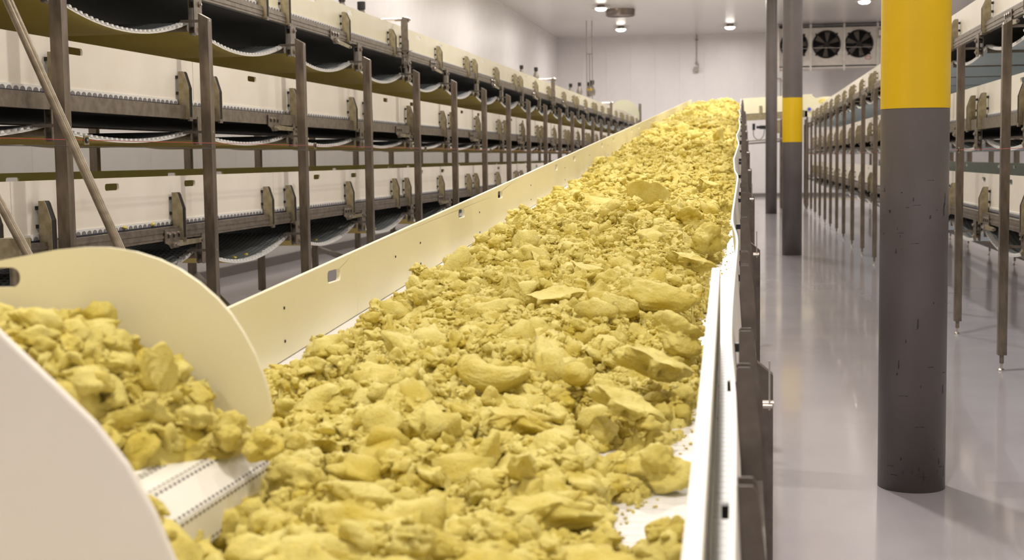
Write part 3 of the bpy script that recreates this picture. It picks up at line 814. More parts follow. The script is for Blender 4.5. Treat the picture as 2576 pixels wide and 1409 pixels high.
# pale round guard beyond it with a handful of dough
fg = thing('far_guard', 'pale rounded guard with a lump of dough behind the blue capped bearing', 'guard', (0, 54.2, 0))
MB().prism([(2.3, 3.5)] + [(3.15 + .85 * math.cos(a), 3.55 + .55 * math.sin(a)) for a in np.linspace(PI, 0, 20)] + [(4.0, 3.45)], [], 'y', 0, .02, 'skirt').build('guard_panel', fg)
MB().box(2.4, 2.47, .02, .09, 0, 3.6, 'post').box(3.8, 3.87, .02, .09, 0, 3.6, 'post').build('leg', fg)

# ------------------------------------------------------------------ evaporator with fans on the back wall
ev = thing('fan_unit', 'aluminium cooling unit with a row of large round fans under the ceiling', 'cooler', (0, 62, 0))
ZB, ZT = 5.74, 7.36
fans = [2.21, 3.585, 4.95]
mb = MB()
circ = lambda cx: [(cx + .565 * math.cos(a), 6.64 + .565 * math.sin(a)) for a in np.linspace(0, 2 * PI, 32, endpoint=False)]
mb.prism([(1.5, ZB), (6.1, ZB), (6.1, ZT), (1.5, ZT)], [circ(c) for c in fans], 'y', 0, .02, 'fan_case').build('front_plate', ev)
MB().box(1.5, 6.1, .03, 1.6, ZT - .03, ZT, 'fan_case').box(1.5, 6.1, .03, 1.6, ZB, ZB + .03, 'fan_case').box(1.5, 1.53, .02, 1.6, ZB, ZT, 'fan_case').box(6.07, 6.1, .02, 1.6, ZB, ZT, 'fan_case').box(1.53, 6.07, .55, .6, ZB, ZT, 'fan_dark').build('casing', ev)
MB().box(1.45, 6.15, -.03, 1.6, ZT, ZT + .05, 'dark').build('top_edge', ev)
MB().box(1.45, 6.15, -.05, 1.6, ZB - .12, ZB - .06, 'fan_case').build('drip_tray', ev)
for x in (1.50, 2.87, 4.28, 5.68):
    c = MB().box(x, x + .09, -.07, .0, ZB - .22, ZT + .16, 'fan_case').build('hanger_channel', ev)
    for z in np.arange(ZB, ZT, .28): MB().tube((x + .045, -.08, z), (x + .045, -.07, z), .014, 'chrome', n=8).build('bolt', c)
blade = []
for c in fans:
    r = MB().lathe([(.565, -.0), (.60, -.02), (.60, -.06), (.575, -.06), (.565, .14)], (0, 0, 0), 'fan_dark', 40, 'y').build('fan_ring', ev, loc=(c, 0, 6.64))
    mb = MB(); mb.tube((0, -.02, 0), (0, .12, 0), .11, 'fan_dark', n=16)
    for k in range(6):
        a = k * PI / 3 + c; pts = []
        for rr, wa, yy in ((.09, .28, .05), (.3, .24, .05), (.54, .22, .06)):
            for sgn in (-1, 1): pts.append((rr * math.cos(a + sgn * wa), yy + sgn * .04, rr * math.sin(a + sgn * wa)))
        vs = pts + [(x, y + .006, z) for x, y, z in pts]
        mb.add(vs, [(0, 1, 3, 2), (2, 3, 5, 4), (6, 8, 9, 7), (8, 10, 11, 9), (0, 2, 8, 6), (2, 4, 10, 8), (1, 7, 9, 3), (3, 9, 11, 5), (4, 5, 11, 10)], 'fan_blade')
    mb.build('fan_blades', r)
    mb = MB(); mb.tube((-.57, -.05, -.14), (.57, -.05, -.16), .012, 'chrome', n=8); mb.build('guard_bar', r)
    for a in (PI / 4, 3 * PI / 4, 5 * PI / 4, 7 * PI / 4): MB().cbox((.62 * math.cos(a), -.03, .62 * math.sin(a)), (.07, .04, .07), 'dark').build('clip', r)
n_ = 28
ring = [(5.33 + .13 * math.cos(a), 6.03 + .085 * math.sin(a)) for a in np.linspace(0, 2 * PI, n_, endpoint=False)]
ring2 = [(5.33 + .10 * math.cos(a), 6.03 + .06 * math.sin(a)) for a in np.linspace(0, 2 * PI, n_, endpoint=False)]
s = MB().prism(ring, [ring2], 'y', -.006, 0, 'redsign').build('oval_sign', ev); MB().prism(ring2, [], 'y', -.004, 0, 'signwhite').build('sign_face', s)
MB().box(5.255, 5.405, -.0065, -.004, 6.022, 6.038, 'redsign').build('sign_print', s)
MB().box(5.72, 5.98, -.10, .0, 6.85, 7.28, 'zinc').box(5.76, 5.94, -.105, -.10, 6.95, 7.18, 'signwhite').build('control_box', ev)
MB().tube((5.74, -.03, 6.50), (5.74, 0, 6.50), .03, 'bluelamp').build('blue_indicator', ev)
MB().cbox((1.65, -.1, ZT + .08), (.18, .06, .06), 'dark').build('end_bracket', ev)
for x in (2.0, 3.6, 5.6): MB().tube((x, .8, ZT + .04), (x, .8, CEIL), .012, 'zinc', n=8).build('hanger_rod', ev)

# round vent in the ceiling
t = thing('ceiling_vent', 'round brushed steel vent ring hanging under the ceiling at the left lamps', 'vent', (-4.60, 53.9, CEIL))
MB().lathe([(.56, 0), (.56, -.25), (.52, -.25), (.52, -.02), (0, -.02)], (0, 0, 0), 'hatch', 48).build('vent_ring', t)
MB().lathe([(.0, -.20), (.50, -.20), (.50, -.22), (0, -.22)], (0, 0, 0), 'hatch', 40).build('vent_disc', t)
# hanging rods near the back wall
t = thing('hanging_conduit', 'pair of thin steel rods with a cross bar hanging by the back wall', 'conduit', (-6.36, 58, 0))
for x in (0, .23): MB().tube((x, 0, 4.45), (x, 0, CEIL), .017, 'zinc', n=10).build('rod', t)
MB().tube((.115, 0, 4.45), (.115, 0, 6.2), .02, 'zinc', n=10).build('rod', t)
MB().tube((-.02, 0, 6.2), (.25, 0, 6.2), .016, 'zinc', n=10).build('cross_bar', t)
t = thing('wall_conduit', 'thin conduit with a small grey box on the back wall above the dough', 'conduit', (-2.09, 65.9, 0))
MB().tube((0, 0, 6.15), (0, 0, CEIL), .02, 'zinc', n=10).build('tube', t)
MB().box(-.1, .1, -.16, .1, 5.83, 6.07, 'zinc').build('socket_box', t)
for z in (6.22, 7.28): MB().box(-.06, .06, -.05, .05, z, z + .07, 'zinc').build('clip', t)
MB().tube((.06, -.05, 6.0), (.09, -.05, 6.2), .012, 'cable', n=8).build('plug_lead', t)
t = thing('floor_pipe', 'pale vertical pipe with a bend on the back wall between the two far pillars', 'pipe', (1.75, 65.8, 0))
MB().tube((0, 0, 4.35), (0, 0, 5.45), .025, 'bracket', n=10).tube((-.2, 0, 5.43), (0, 0, 5.43), .025, 'bracket', n=10).build('tube', t)
t = thing('ceiling_conduit', 'steel conduit right of the big yellow pillar at the top edge', 'conduit', (9.9, 65.9, 0))
MB().tube((0, 0, 0.2), (0, 0, CEIL), .05, 'zinc', n=10).tube((.18, 0, 0.2), (.18, 0, CEIL), .035, 'zinc', n=10).build('tube', t)
MB().box(-.1, .35, -.1, .05, 6.9, 7.0, 'zinc').build('clamp', t)

# ------------------------------------------------------------------ dough
def fbm(p, o=4):
    return noise.fractal(p, 1.0, 2.0, o)
def ico(sub):
    bm = bmesh.new(); bmesh.ops.create_icosphere(bm, subdivisions=sub, radius=1.0)
    vs = np.array([v.co[:] for v in bm.verts]); fs = [tuple(v.index for v in f.verts) for f in bm.faces]; bm.free(); return vs, fs
ICO = {k: ico(k) for k in (2, 3, 4, 5)}
def mk(name, vs, fs):
    me = bpy.data.meshes.new(name); me.from_pydata([tuple(v) for v in vs], [], fs); me.update()
    me.polygons.foreach_set('use_smooth', [True] * len(me.polygons)); me.materials.append(M['dough']); return me
def clod(seed, sub, shape=(1, 1, .8), planes=0, pd=(.55, .85), cauli=.0, cs=2.5, lowf=.25, fine=.04, flat=None, bend=0., crease=0., torn=0.):
    r = random.Random(seed); off = Vector((r.uniform(-50, 50), r.uniform(-50, 50), r.uniform(-50, 50)))
    vs, fs = ICO[sub]; P = []
    pl = []
    for _ in range(planes):
        n = Vector((r.gauss(0, 1), r.gauss(0, 1), r.gauss(0, 1))).normalized(); pl.append((n, r.uniform(*pd)))
    for f_ in flat or []: pl.append((Vector(f_[0]).normalized(), f_[1]))
    for v in vs:
        p = Vector(v); n = p.copy()
        rad = 1 + lowf * noise.noise(p * 1.1 + off) * 1.6
        q = p * rad
        for a, d in pl:
            e = q.dot(a) - d
            if e > 0: q -= a * (e * .96)
        if cauli:
            d1 = noise.voronoi(q * cs + off)[0]; d2 = noise.voronoi(q * cs * 2.3 + off)[0]
            q += n * cauli * ((.55 - d1[0]) * 1.1 + (.5 - d2[0]) * .5)
        if torn:
            sd = max(0., 1 - abs(n.z) * 1.3); nz = noise.fractal(Vector((n.x, n.y, n.z * .4)) * 2.3 + off, 1.0, 2.2, 4)
            q += Vector((n.x, n.y, 0)) * torn * nz * sd; q.z += torn * .5 * noise.noise(Vector((q.x * 1.3, q.y * 1.3, 3.)) + off)
            d3 = noise.voronoi(q * 5 + off)[0][0]; q += n * torn * .35 * (.4 - d3) * sd
        if crease:
            c = abs(noise.noise(Vector((q.x * 2.2, q.y * .8, q.z * 2.2)) + off)); q -= n * crease * max(0, .16 - c) * 5
        if fine: q += n * fine * noise.fractal(q * 4 + off, 1.0, 2.1, 3)
        q = Vector((q.x * shape[0], q.y * shape[1], q.z * shape[2]))
        if bend:
            a = q.x * bend; R_ = 1 / bend; q = Vector((math.sin(a) * (R_ - q.y), R_ - math.cos(a) * (R_ - q.y), q.z))
        P.append(q)
    return mk('dough_piece', P, fs)
U, D = (0, 0, 1), (0, 0, -1)
V_CR = [clod(100 + i, 3, (1, .85, .75), cauli=.45, cs=1.9, lowf=.45, fine=.16) for i in range(5)]
V_SL = [clod(200 + i, 4, (1.1, .8, .62), planes=7, pd=(.4, .75), flat=[(U, .5)], lowf=.4, fine=.06, torn=.4) for i in range(5)]
V_RG = [clod(300 + i, 3, (1.1, .8, .6), planes=4, pd=(.5, .8), cauli=.25, cs=2.6, lowf=.45, fine=.16) for i in range(4)]
SRC = V_CR + V_SL + V_RG
srccol = bpy.data.collections.new('dough_crumb_shapes')
for i, me in enumerate(SRC):
    srccol.objects.link(bpy.data.objects.new(f'crumb_{i:02d}', me))

def edges(Y):
    """left and right edge of the dough on the belt"""
    yl = [2.0, 3.6, 4.3, 4.8, 5.3, 5.6, 6.8, 8.3, 9.8, 12, 15, 23, 50]; vl = [-1.60, -1.60, -1.66, -1.56, -1.66, -1.58, -1.60, -1.56, -1.62, -1.62, -1.66, -1.68, -1.72]
    yr = [2.0, 2.6, 2.95, 3.1, 3.2, 3.45, 3.6, 3.85, 4.1, 4.6, 5.2, 5.5, 5.9, 6.2, 6.9, 7.5, 8.3, 9., 9.6, 10.2, 10.8, 12., 20, 50]
    vr = [-.10, -.12, -.16, -.27, -.33, -.27, -.34, -.27, -.17, -.15, -.16, -.2, -.16, -.2, -.16, -.19, -.12, -.16, -.1, -.14, -.10, -.1, -.09, -.08]
    return np.interp(Y, yl, vl), np.interp(Y, yr, vr)
def snoise(Y, X, seed, fy, fx, n=7):
    r = np.random.default_rng(seed); s = 0
    for i in range(n):
        a, b, c = r.uniform(-1, 1) * fy, r.uniform(-1, 1) * fx, r.uniform(0, 6.28); s = s + np.sin(a * Y + b * X + c)
    return s / n ** .5

_tab = np.random.default_rng(99).random(65536)
def _h(ix, iy, sd): return _tab[(ix * 7349 + iy * 12553 + sd * 3571) & 65535]
def vnoise(x, y, f, sd):
    x = x * f; y = y * f; ix = np.floor(x).astype(np.int64); iy = np.floor(y).astype(np.int64); fx = x - ix; fy = y - iy
    fx = fx * fx * (3 - 2 * fx); fy = fy * fy * (3 - 2 * fy)
    a = _h(ix, iy, sd); b = _h(ix + 1, iy, sd); c = _h(ix, iy + 1, sd); d = _h(ix + 1, iy + 1, sd)
    return (a + (b - a) * fx) * (1 - fy) + (c + (d - c) * fx) * fy
def worley(x, y, f, sd):
    x = x * f; y = y * f; ix = np.floor(x).astype(np.int64); iy = np.floor(y).astype(np.int64); m = np.full(x.shape, 9.)
    for i in (-1, 0, 1):
        for j in (-1, 0, 1):
            px = ix + i + _h(ix + i, iy + j, sd); py = iy + j + _h(ix + i, iy + j, sd + 7)
            m = np.minimum(m, (px - x) ** 2 + (py - y) ** 2)
    return np.sqrt(m)
NU = 500
Yg = [2.0]
while Yg[-1] < 49.6: Yg.append(Yg[-1] * 1.0019 + .0022)
Yg = np.array(Yg); NV = len(Yg)
Xg = np.linspace(-1.745, -.05, NU)
YY, XX = np.meshgrid(Yg, Xg, indexing='ij')
eL, eR = edges(YY)
eL = eL + .05 * (vnoise(YY, XX * 0, 3, 1) - .5) + .05 * (vnoise(YY, XX * 0, 9, 2) - .5); eR = eR + .04 * (vnoise(YY, XX * 0, 9, 3) - .5)
mid, half = (eL + eR) / 2, (eR - eL) / 2
sN = np.clip(np.abs((XX - mid) / half), 0, 3)
def tscale(y): return np.interp(y, [2, 10, 25, 45, 49.6], [1, 1.0, 1.1, 1.3, 1.45])
LN = snoise(YY, XX, 3, 2.0, 3.5)
thick = .15 * np.clip(1 - sN ** 3.0, -1, 1) * (1 + .3 * LN) * tscale(YY)
H = thick * .5 - .02
gy = lambda y: np.searchsorted(Yg, y)
WX = XX + .022 * (vnoise(XX, YY, 16, 31) - .5) + .012 * (vnoise(XX, YY, 40, 32) - .5)     # torn outlines
WY = YY + .022 * (vnoise(XX, YY, 16, 33) - .5) + .012 * (vnoise(XX, YY, 40, 34) - .5)
def splat(n, r0, r1, y0, y1, hz, emb, tilt, pw):
    ys = rng.uniform(y0, y1, n)
    for y in ys:
        a, b = edges(y); x = rng.uniform(a + r0 * .6, b - r0 * .5); r = rng.uniform(r0, r1); asp = rng.uniform(.65, 1.5)
        th = rng.uniform(0, PI); tx, ty = rng.normal(0, tilt, 2)
        j0, j1 = gy(y - r * 1.7), gy(y + r * 1.7); i0 = int((x - r * 1.7 - Xg[0]) / (Xg[1] - Xg[0])); i1 = int((x + r * 1.7 - Xg[0]) / (Xg[1] - Xg[0])) + 1
        i0, i1 = max(i0, 0), min(i1, NU)
        if j1 - j0 < 2 or i1 - i0 < 2: continue
        dy, dx = WY[j0:j1, i0:i1] - y, WX[j0:j1, i0:i1] - x
        u_ = (dx * math.cos(th) + dy * math.sin(th)) / (r * asp); v_ = (-dx * math.sin(th) + dy * math.cos(th)) / (r / asp)
        rr = (np.abs(u_) ** pw + np.abs(v_) ** pw)
        s_ = abs((x - (a + b) / 2) / ((b - a) / 2)); jj, ii = min(j0, NV - 1), min(i0, NU - 1)
        T_ = .15 * max(0, 1 - s_ ** 3) * (1 + .3 * LN[jj, ii]) * float(tscale(y))
        cz = T_ * rng.uniform(*emb)
        hh = cz + hz * r * np.clip(1 - rr, 0, 1) ** .35 + (u_ * tx + v_ * ty) * r
        hh = np.where(rr < 1, hh, -1)
        H[j0:j1, i0:i1] = np.maximum(H[j0:j1, i0:i1], hh)
splat(170, .10, .17, 2.1, 49.3, .22, (.35, .75), .22, 3.0)      # broad torn slabs
splat(520, .05, .10, 2.1, 18, .35, (.35, .9), .35, 2.6)
splat(1300, .06, .12, 18, 49.3, .45, (.35, .95), .35, 2.4)
splat(2600, .02, .05, 2.1, 14, .55, (.45, .95), .4, 2.3)
SMOOTH = np.clip((vnoise(XX, YY, 5.5, 41) * .6 + vnoise(XX, YY, 13, 42) * .4 - .50) * 7, 0, 1)    # 1 where the skin stays smooth
rough_amt = 1 - .85 * SMOOTH
far_ = np.clip(YY / 9, 1, 2.6)
cr = .030 * (.55 - worley(XX, YY, 22, 51)) + .016 * (.5 - worley(XX + .003 * (vnoise(XX, YY, 90, 5) - .5), YY, 48, 52)) + .014 * (.5 - np.abs(vnoise(XX, YY, 30, 53) - .5) * 2)
fin_ = .010 * (.5 - worley(XX, YY, 95, 54)) + .006 * (vnoise(XX, YY, 150, 55) - .5)
H = H + np.where(H > .03, .05 * (vnoise(XX, YY, 6.5, 61) - .5) + .045 * (vnoise(XX, YY, 12, 62) - .5) - .07 * np.clip((vnoise(XX, YY, 8, 63) - .74) * 7, 0, 1), 0)
H = H + np.where(H > .0, (cr * np.clip(YY / 7, 1, 1.7) + fin_) * rough_amt + .010 * (vnoise(XX, YY, 26, 56) - .5), 0)
Hs = np.where(sN < 1.03, H, -.02)
Hs = np.maximum(Hs, -.006)
Zs = .846 + SL * YY + Hs
def smooth_at(x, y):
    j = min(max(gy(y), 0), NV - 1); i = min(max(int(round((x - Xg[0]) / (Xg[1] - Xg[0]))), 0), NU - 1); return SMOOTH[j, i]

def Hat(x, y):
    j = min(max(gy(y), 0), NV - 1); i = int(round((x - Xg[0]) / (Xg[1] - Xg[0]))); i = min(max(i, 0), NU - 1)
    return float(Hs[j, i])

def bed_object(name, vs, fs, pts):
    """surface mesh plus loose points that carry crumb instances"""
    me = bpy.data.meshes.new(name)
    nv = len(vs)
    allv = np.concatenate([vs, pts['p']]) if len(pts['p']) else vs
    me.from_pydata(allv.tolist(), [], fs); me.update()
    me.polygons.foreach_set('use_smooth', [True] * len(me.polygons)); me.materials.append(M['dough'])
    n = len(allv)
    sel = np.zeros(n, bool); sel[nv:] = True
    a = me.attributes.new('crumb', 'BOOLEAN', 'POINT'); a.data.foreach_set('value', sel)
    z3 = np.zeros((n, 3), np.float32); z3[nv:] = pts['r']; a = me.attributes.new('crot', 'FLOAT_VECTOR', 'POINT'); a.data.foreach_set('vector', z3.ravel())
    z3 = np.zeros((n, 3), np.float32); z3[nv:] = pts['s']; a = me.attributes.new('cscl', 'FLOAT_VECTOR', 'POINT'); a.data.foreach_set('vector', z3.ravel())
    zi = np.zeros(n, np.int32); zi[nv:] = pts['i']; a = me.attributes.new('cidx', 'INT', 'POINT'); a.data.foreach_set('value', zi)
    o = bpy.data.objects.new(name, me); COL.objects.link(o)
    md = o.modifiers.new('crumbs', 'NODES'); md.node_group = CRUMB_NG
    o['kind'] = 'stuff'
    return o
def crumb_group():
    ng = bpy.data.node_groups.new('crumb_scatter', 'GeometryNodeTree')
    ng.interface.new_socket('Geometry', in_out='INPUT', socket_type='NodeSocketGeometry'); ng.interface.new_socket('Geometry', in_out='OUTPUT', socket_type='NodeSocketGeometry')
    N = ng.nodes; Lk = ng.links
    gi, go = N.new('NodeGroupInput'), N.new('NodeGroupOutput')
    def attr(nm, ty):
        a = N.new('GeometryNodeInputNamedAttribute'); a.data_type = ty; a.inputs[0].default_value = nm; return a.outputs[0]
    ip = N.new('GeometryNodeInstanceOnPoints'); ci = N.new('GeometryNodeCollectionInfo')
    ci.inputs[0].default_value = srccol; ci.inputs['Separate Children'].default_value = True; ci.inputs['Reset Children'].default_value = True
    Lk.new(gi.outputs[0], ip.inputs['Points']); Lk.new(ci.outputs[0], ip.inputs['Instance'])
    Lk.new(attr('crumb', 'BOOLEAN'), ip.inputs['Selection']); ip.inputs['Pick Instance'].default_value = True
    Lk.new(attr('cidx', 'INT'), ip.inputs['Instance Index']); Lk.new(attr('crot', 'FLOAT_VECTOR'), ip.inputs['Rotation']); Lk.new(attr('cscl', 'FLOAT_VECTOR'), ip.inputs['Scale'])
    jn = N.new('GeometryNodeJoinGeometry'); Lk.new(gi.outputs[0], jn.inputs[0]); Lk.new(ip.outputs[0], jn.inputs[0]); Lk.new(jn.outputs[0], go.inputs[0])
    return ng
CRUMB_NG = crumb_group()

def crumbs(n, y0, y1, s0, s1, pw=2.2, emb=.25, geo=False, margin=.0, spill=0.):
    out = []
    ys = y0 * (y1 / y0) ** rng.uniform(0, 1, n) if geo else rng.uniform(y0, y1, n)
    for y in ys:
        a, b = edges(y)
        if spill and rng.random() < spill:
            x = a - abs(rng.normal(0, .05)) if rng.random() < .6 else b + abs(rng.normal(0, .04)); s = s0 * rng.uniform(.5, 1.3)
            if x < XL + .03 or x > -.04: continue
        else:
            x = rng.uniform(a + margin, b - margin); s = s0 + (s1 - s0) * rng.random() ** pw
            if Hat(x, y) < .0 and rng.random() < .6: continue
            if s < .035 and smooth_at(x, y) > .5 and rng.random() < .85: continue
        h = max(Hat(x, y), 0)
        s = min(s, .03 + .9 * (h + .03)) if h < .05 else s
        k = rng.choice(14, p=[.1] * 5 + [.06] * 5 + [.05] * 4)
        if s < .02: k = rng.integers(0, 5) if rng.random() < .7 else rng.integers(10, 14)
        out.append((x, y, zb(y) + h + s * emb * (1 if h > .01 else 2), rng.uniform(0, 6.28), rng.normal(0, .5), rng.uniform(0, 6.28), s * rng.uniform(.8, 1.25), s * rng.uniform(.8, 1.2), s * rng.uniform(.7, 1.1), k))
    return out
def pack(L):
    A = np.array(L, float); return dict(p=A[:, :3], r=A[:, [4, 4, 5]] * np.array([1, .7, 1]) + A[:, [3, 3, 3]] * 0, s=A[:, 6:9], i=A[:, 9].astype(int))
CR = []
CR += crumbs(38000, 2.2, 9, .0045, .018, 1.5, .25, True, 0, .02)
CR += crumbs(5000, 2.2, 9, .014, .036, 1.8, .1, True)
CR += crumbs(620, 2.2, 10, .035, .085, 1.3, -.1, True, .06)
CR += crumbs(26000, 9, 22, .009, .027, 1.5, .25, True, 0, .02)
CR += crumbs(2500, 9, 22, .03, .07, 1.8, .0, True, .03)
CR += crumbs(16000, 20, 49.6, .02, .05, 1.6, .2, False, .02)
CR += crumbs(1500, 20, 49.6, .06, .12, 1.6, .05, False, .05)
# crumbs packed against the steep torn faces
gz = np.maximum(np.abs(np.diff(Hs, axis=0))[:, :-1], np.abs(np.diff(Hs, axis=1))[:-1, :])
wgt = np.where((gz > .010) & (Hs[:-1, :-1] > .0), gz, 0) / np.clip(YY[:-1, :-1], 2, 30) ** .6
pr = (wgt / wgt.sum()).ravel()
for q in rng.choice(pr.size, 42000, p=pr):
    j, i = divmod(int(q), NU - 1); hs_ = Hs[j:j + 2, i:i + 2]; d_ = hs_.max() - hs_.min(); u = rng.random()
    s = float(np.clip(d_ * rng.uniform(.25, .6), .004, .03)) * rng.uniform(.7, 1.2)
    CR.append((Xg[i] + rng.uniform(0, .003), Yg[j] + rng.uniform(-.2, .6) * (Yg[j + 1] - Yg[j]) * 1., zb(Yg[j]) + hs_.min() + d_ * u, 0, rng.normal(0, .8), rng.uniform(0, 6.28), s * 1.2, s, s, rng.integers(0, 5) if rng.random() < .6 else rng.integers(10, 14)))
idx = np.arange(NU * NV).reshape(NV, NU)
a_, b_, c_, d_ = idx[:-1, :-1].ravel(), idx[:-1, 1:].ravel(), idx[1:, 1:].ravel(), idx[1:, :-1].ravel()
okf = (np.maximum.reduce([Hs.ravel()[q] for q in (a_, b_, c_, d_)]) > -.004)
F = np.stack([a_, b_, c_, d_], 1)[okf]
used = np.unique(F); remap = -np.ones(NU * NV, int); remap[used] = np.arange(len(used))
verts = np.stack([XX.ravel(), YY.ravel(), Zs.ravel()], 1)[used]
db = bed_object('dough_bed', verts, remap[F].tolist(), pack(CR))
tag(db, 'long heap of crumbly yellow dough covering the rising white belt', 'dough')

# dough heap on the transfer conveyor
def heap(name, cx, cy, rx, ry, zbase, hfun, n, s0, s1, label, mask=None):
    gx, gyv = np.linspace(cx - rx, cx + rx, 160), np.linspace(cy - ry, cy + ry, 120)
    B, A = np.meshgrid(gyv, gx, indexing='ij')
    h = hfun(A, B); P = []
    for _ in range(70):
        x, y = rng.uniform(cx - rx, cx + rx), rng.uniform(cy - ry, cy + ry); r = rng.uniform(.03, .07)
        q = ((A - x) ** 2 + (B - y) ** 2) / r ** 2; c = float(hfun(np.array(x), np.array(y)))
        if c > .02: h = np.maximum(h, np.where(q < 1, c - .03 + .5 * r * np.sqrt(np.clip(1 - q, 0, 1)), -1))
    zz = zbase(A) + h
    id_ = np.arange(A.size).reshape(A.shape); Fq = np.stack([id_[:-1, :-1].ravel(), id_[:-1, 1:].ravel(), id_[1:, 1:].ravel(), id_[1:, :-1].ravel()], 1)
    Fq = Fq[(h.ravel()[Fq] > -.01).any(1)]
    for _ in range(n):
        x, y = rng.uniform(cx - rx, cx + rx), rng.uniform(cy - ry + .02, cy + ry - .02)
        j, i = int((y - gyv[0]) / (gyv[1] - gyv[0])), int((x - gx[0]) / (gx[1] - gx[0]))
        if h[j, i] < .015: continue
        s = s0 + (s1 - s0) * rng.random() ** 2
        P.append((x, y, zz[j, i] + s * .1, 0, rng.normal(0, .5), rng.uniform(0, 6.28), s, s * rng.uniform(.8, 1.2), s * .85, rng.choice(14)))
    V = np.stack([A.ravel(), B.ravel(), np.maximum(zz, zbase(A) - .003).ravel()], 1)
    us = np.unique(Fq); rm = -np.ones(len(V), int); rm[us] = np.arange(len(us))
    o = bed_object(name, V[us], rm[Fq].tolist(), pack(P)); tag(o, label, 'dough'); return o
zt_ = lambda x: 1.252 + (-1.2 - x) * .022
def hf(A, B):
    # ridge near the far guard; the front edge runs back to the left towards the camera
    prof = np.interp(A, [-2.3, -1.5, -1.44, -1.37, -1.25, -1.15, -1.09, -1.05], [.31, .29, .26, .20, .19, .11, .07, .0])
    edge = np.interp(B, [YN, 2.3, 2.6, 2.8, 2.9, 3.1], [-2.0, -1.72, -1.42, -1.24, -1.13, -1.08])
    d = edge - A
    front = np.clip(d / .22, -1, 1)
    front = np.sign(front) * np.abs(front) ** .6
    side = np.clip((YF - .015 - B) / .08, 0, 1) ** .5
    return prof * front * side - .012
hd = heap('dough_heap', -1.65, 2.625, .66, .46, zt_, hf, 2200, .012, .05, 'blurred heap of dough between the two rounded guards of the transfer conveyor')
heap('dough_handful', 3.0, 53.6, .32, .3, lambda x: 3.72 + x * 0, lambda A, B: .22 * np.clip(1 - ((A - 3.0) / .3) ** 2 - ((B - 53.6) / .28) ** 2, -.1, 1), 200, .03, .07, 'small far lump of dough in the rounded guard at the back')
MB().box(2.5, 3.9, 53.2, 54.2, 3.68, 3.72, 'belt_white').build('tray', fg, loc=(0, -54.2 + .0, 0)).location = (0, -54.2, 0)

# individually recognisable dough pieces
roll = clod(501, 5, (1.9, .62, .6), lowf=.14, fine=.03, bend=.75, crease=.07)
ball = clod(502, 4, (1, .85, .7), lowf=.12, fine=.02)
wedge = clod(503, 5, (1.35, .62, .55), planes=5, pd=(.45, .7), flat=[(U, .45), ((1, .2, .6), .6), ((0, -1, .3), .5)], lowf=.2, fine=.03, torn=.2)
slab1 = clod(504, 5, (1.1, .85, .6), planes=7, pd=(.5, .8), flat=[(U, .5), ((.3, -1, .5), .6)], lowf=.5, fine=.04, crease=.04, torn=.5)
slab2 = clod(515, 5, (1.05, .8, .62), planes=8, pd=(.45, .75), flat=[(U, .48)], lowf=.5, fine=.06, torn=.55)
slab3 = clod(525, 5, (1.1, .75, .6), planes=6, pd=(.45, .75), flat=[(U, .45), ((1, 0, .7), .55)], lowf=.5, fine=.05, torn=.6, crease=.05)
fold = clod(506, 5, (1.4, .6, .6), lowf=.4, fine=.06, bend=.35, crease=.09, torn=.3)
lump1 = clod(507, 5, (1.1, .9, .75), cauli=.22, cs=1.7, lowf=.35, fine=.08)
lump2 = clod(508, 5, (1.2, .9, .7), planes=5, pd=(.55, .8), cauli=.15, cs=2.2, lowf=.4, fine=.1)
fin = clod(509, 5, (1.0, .42, .8), planes=6, pd=(.4, .7), lowf=.5, fine=.06, torn=.3)
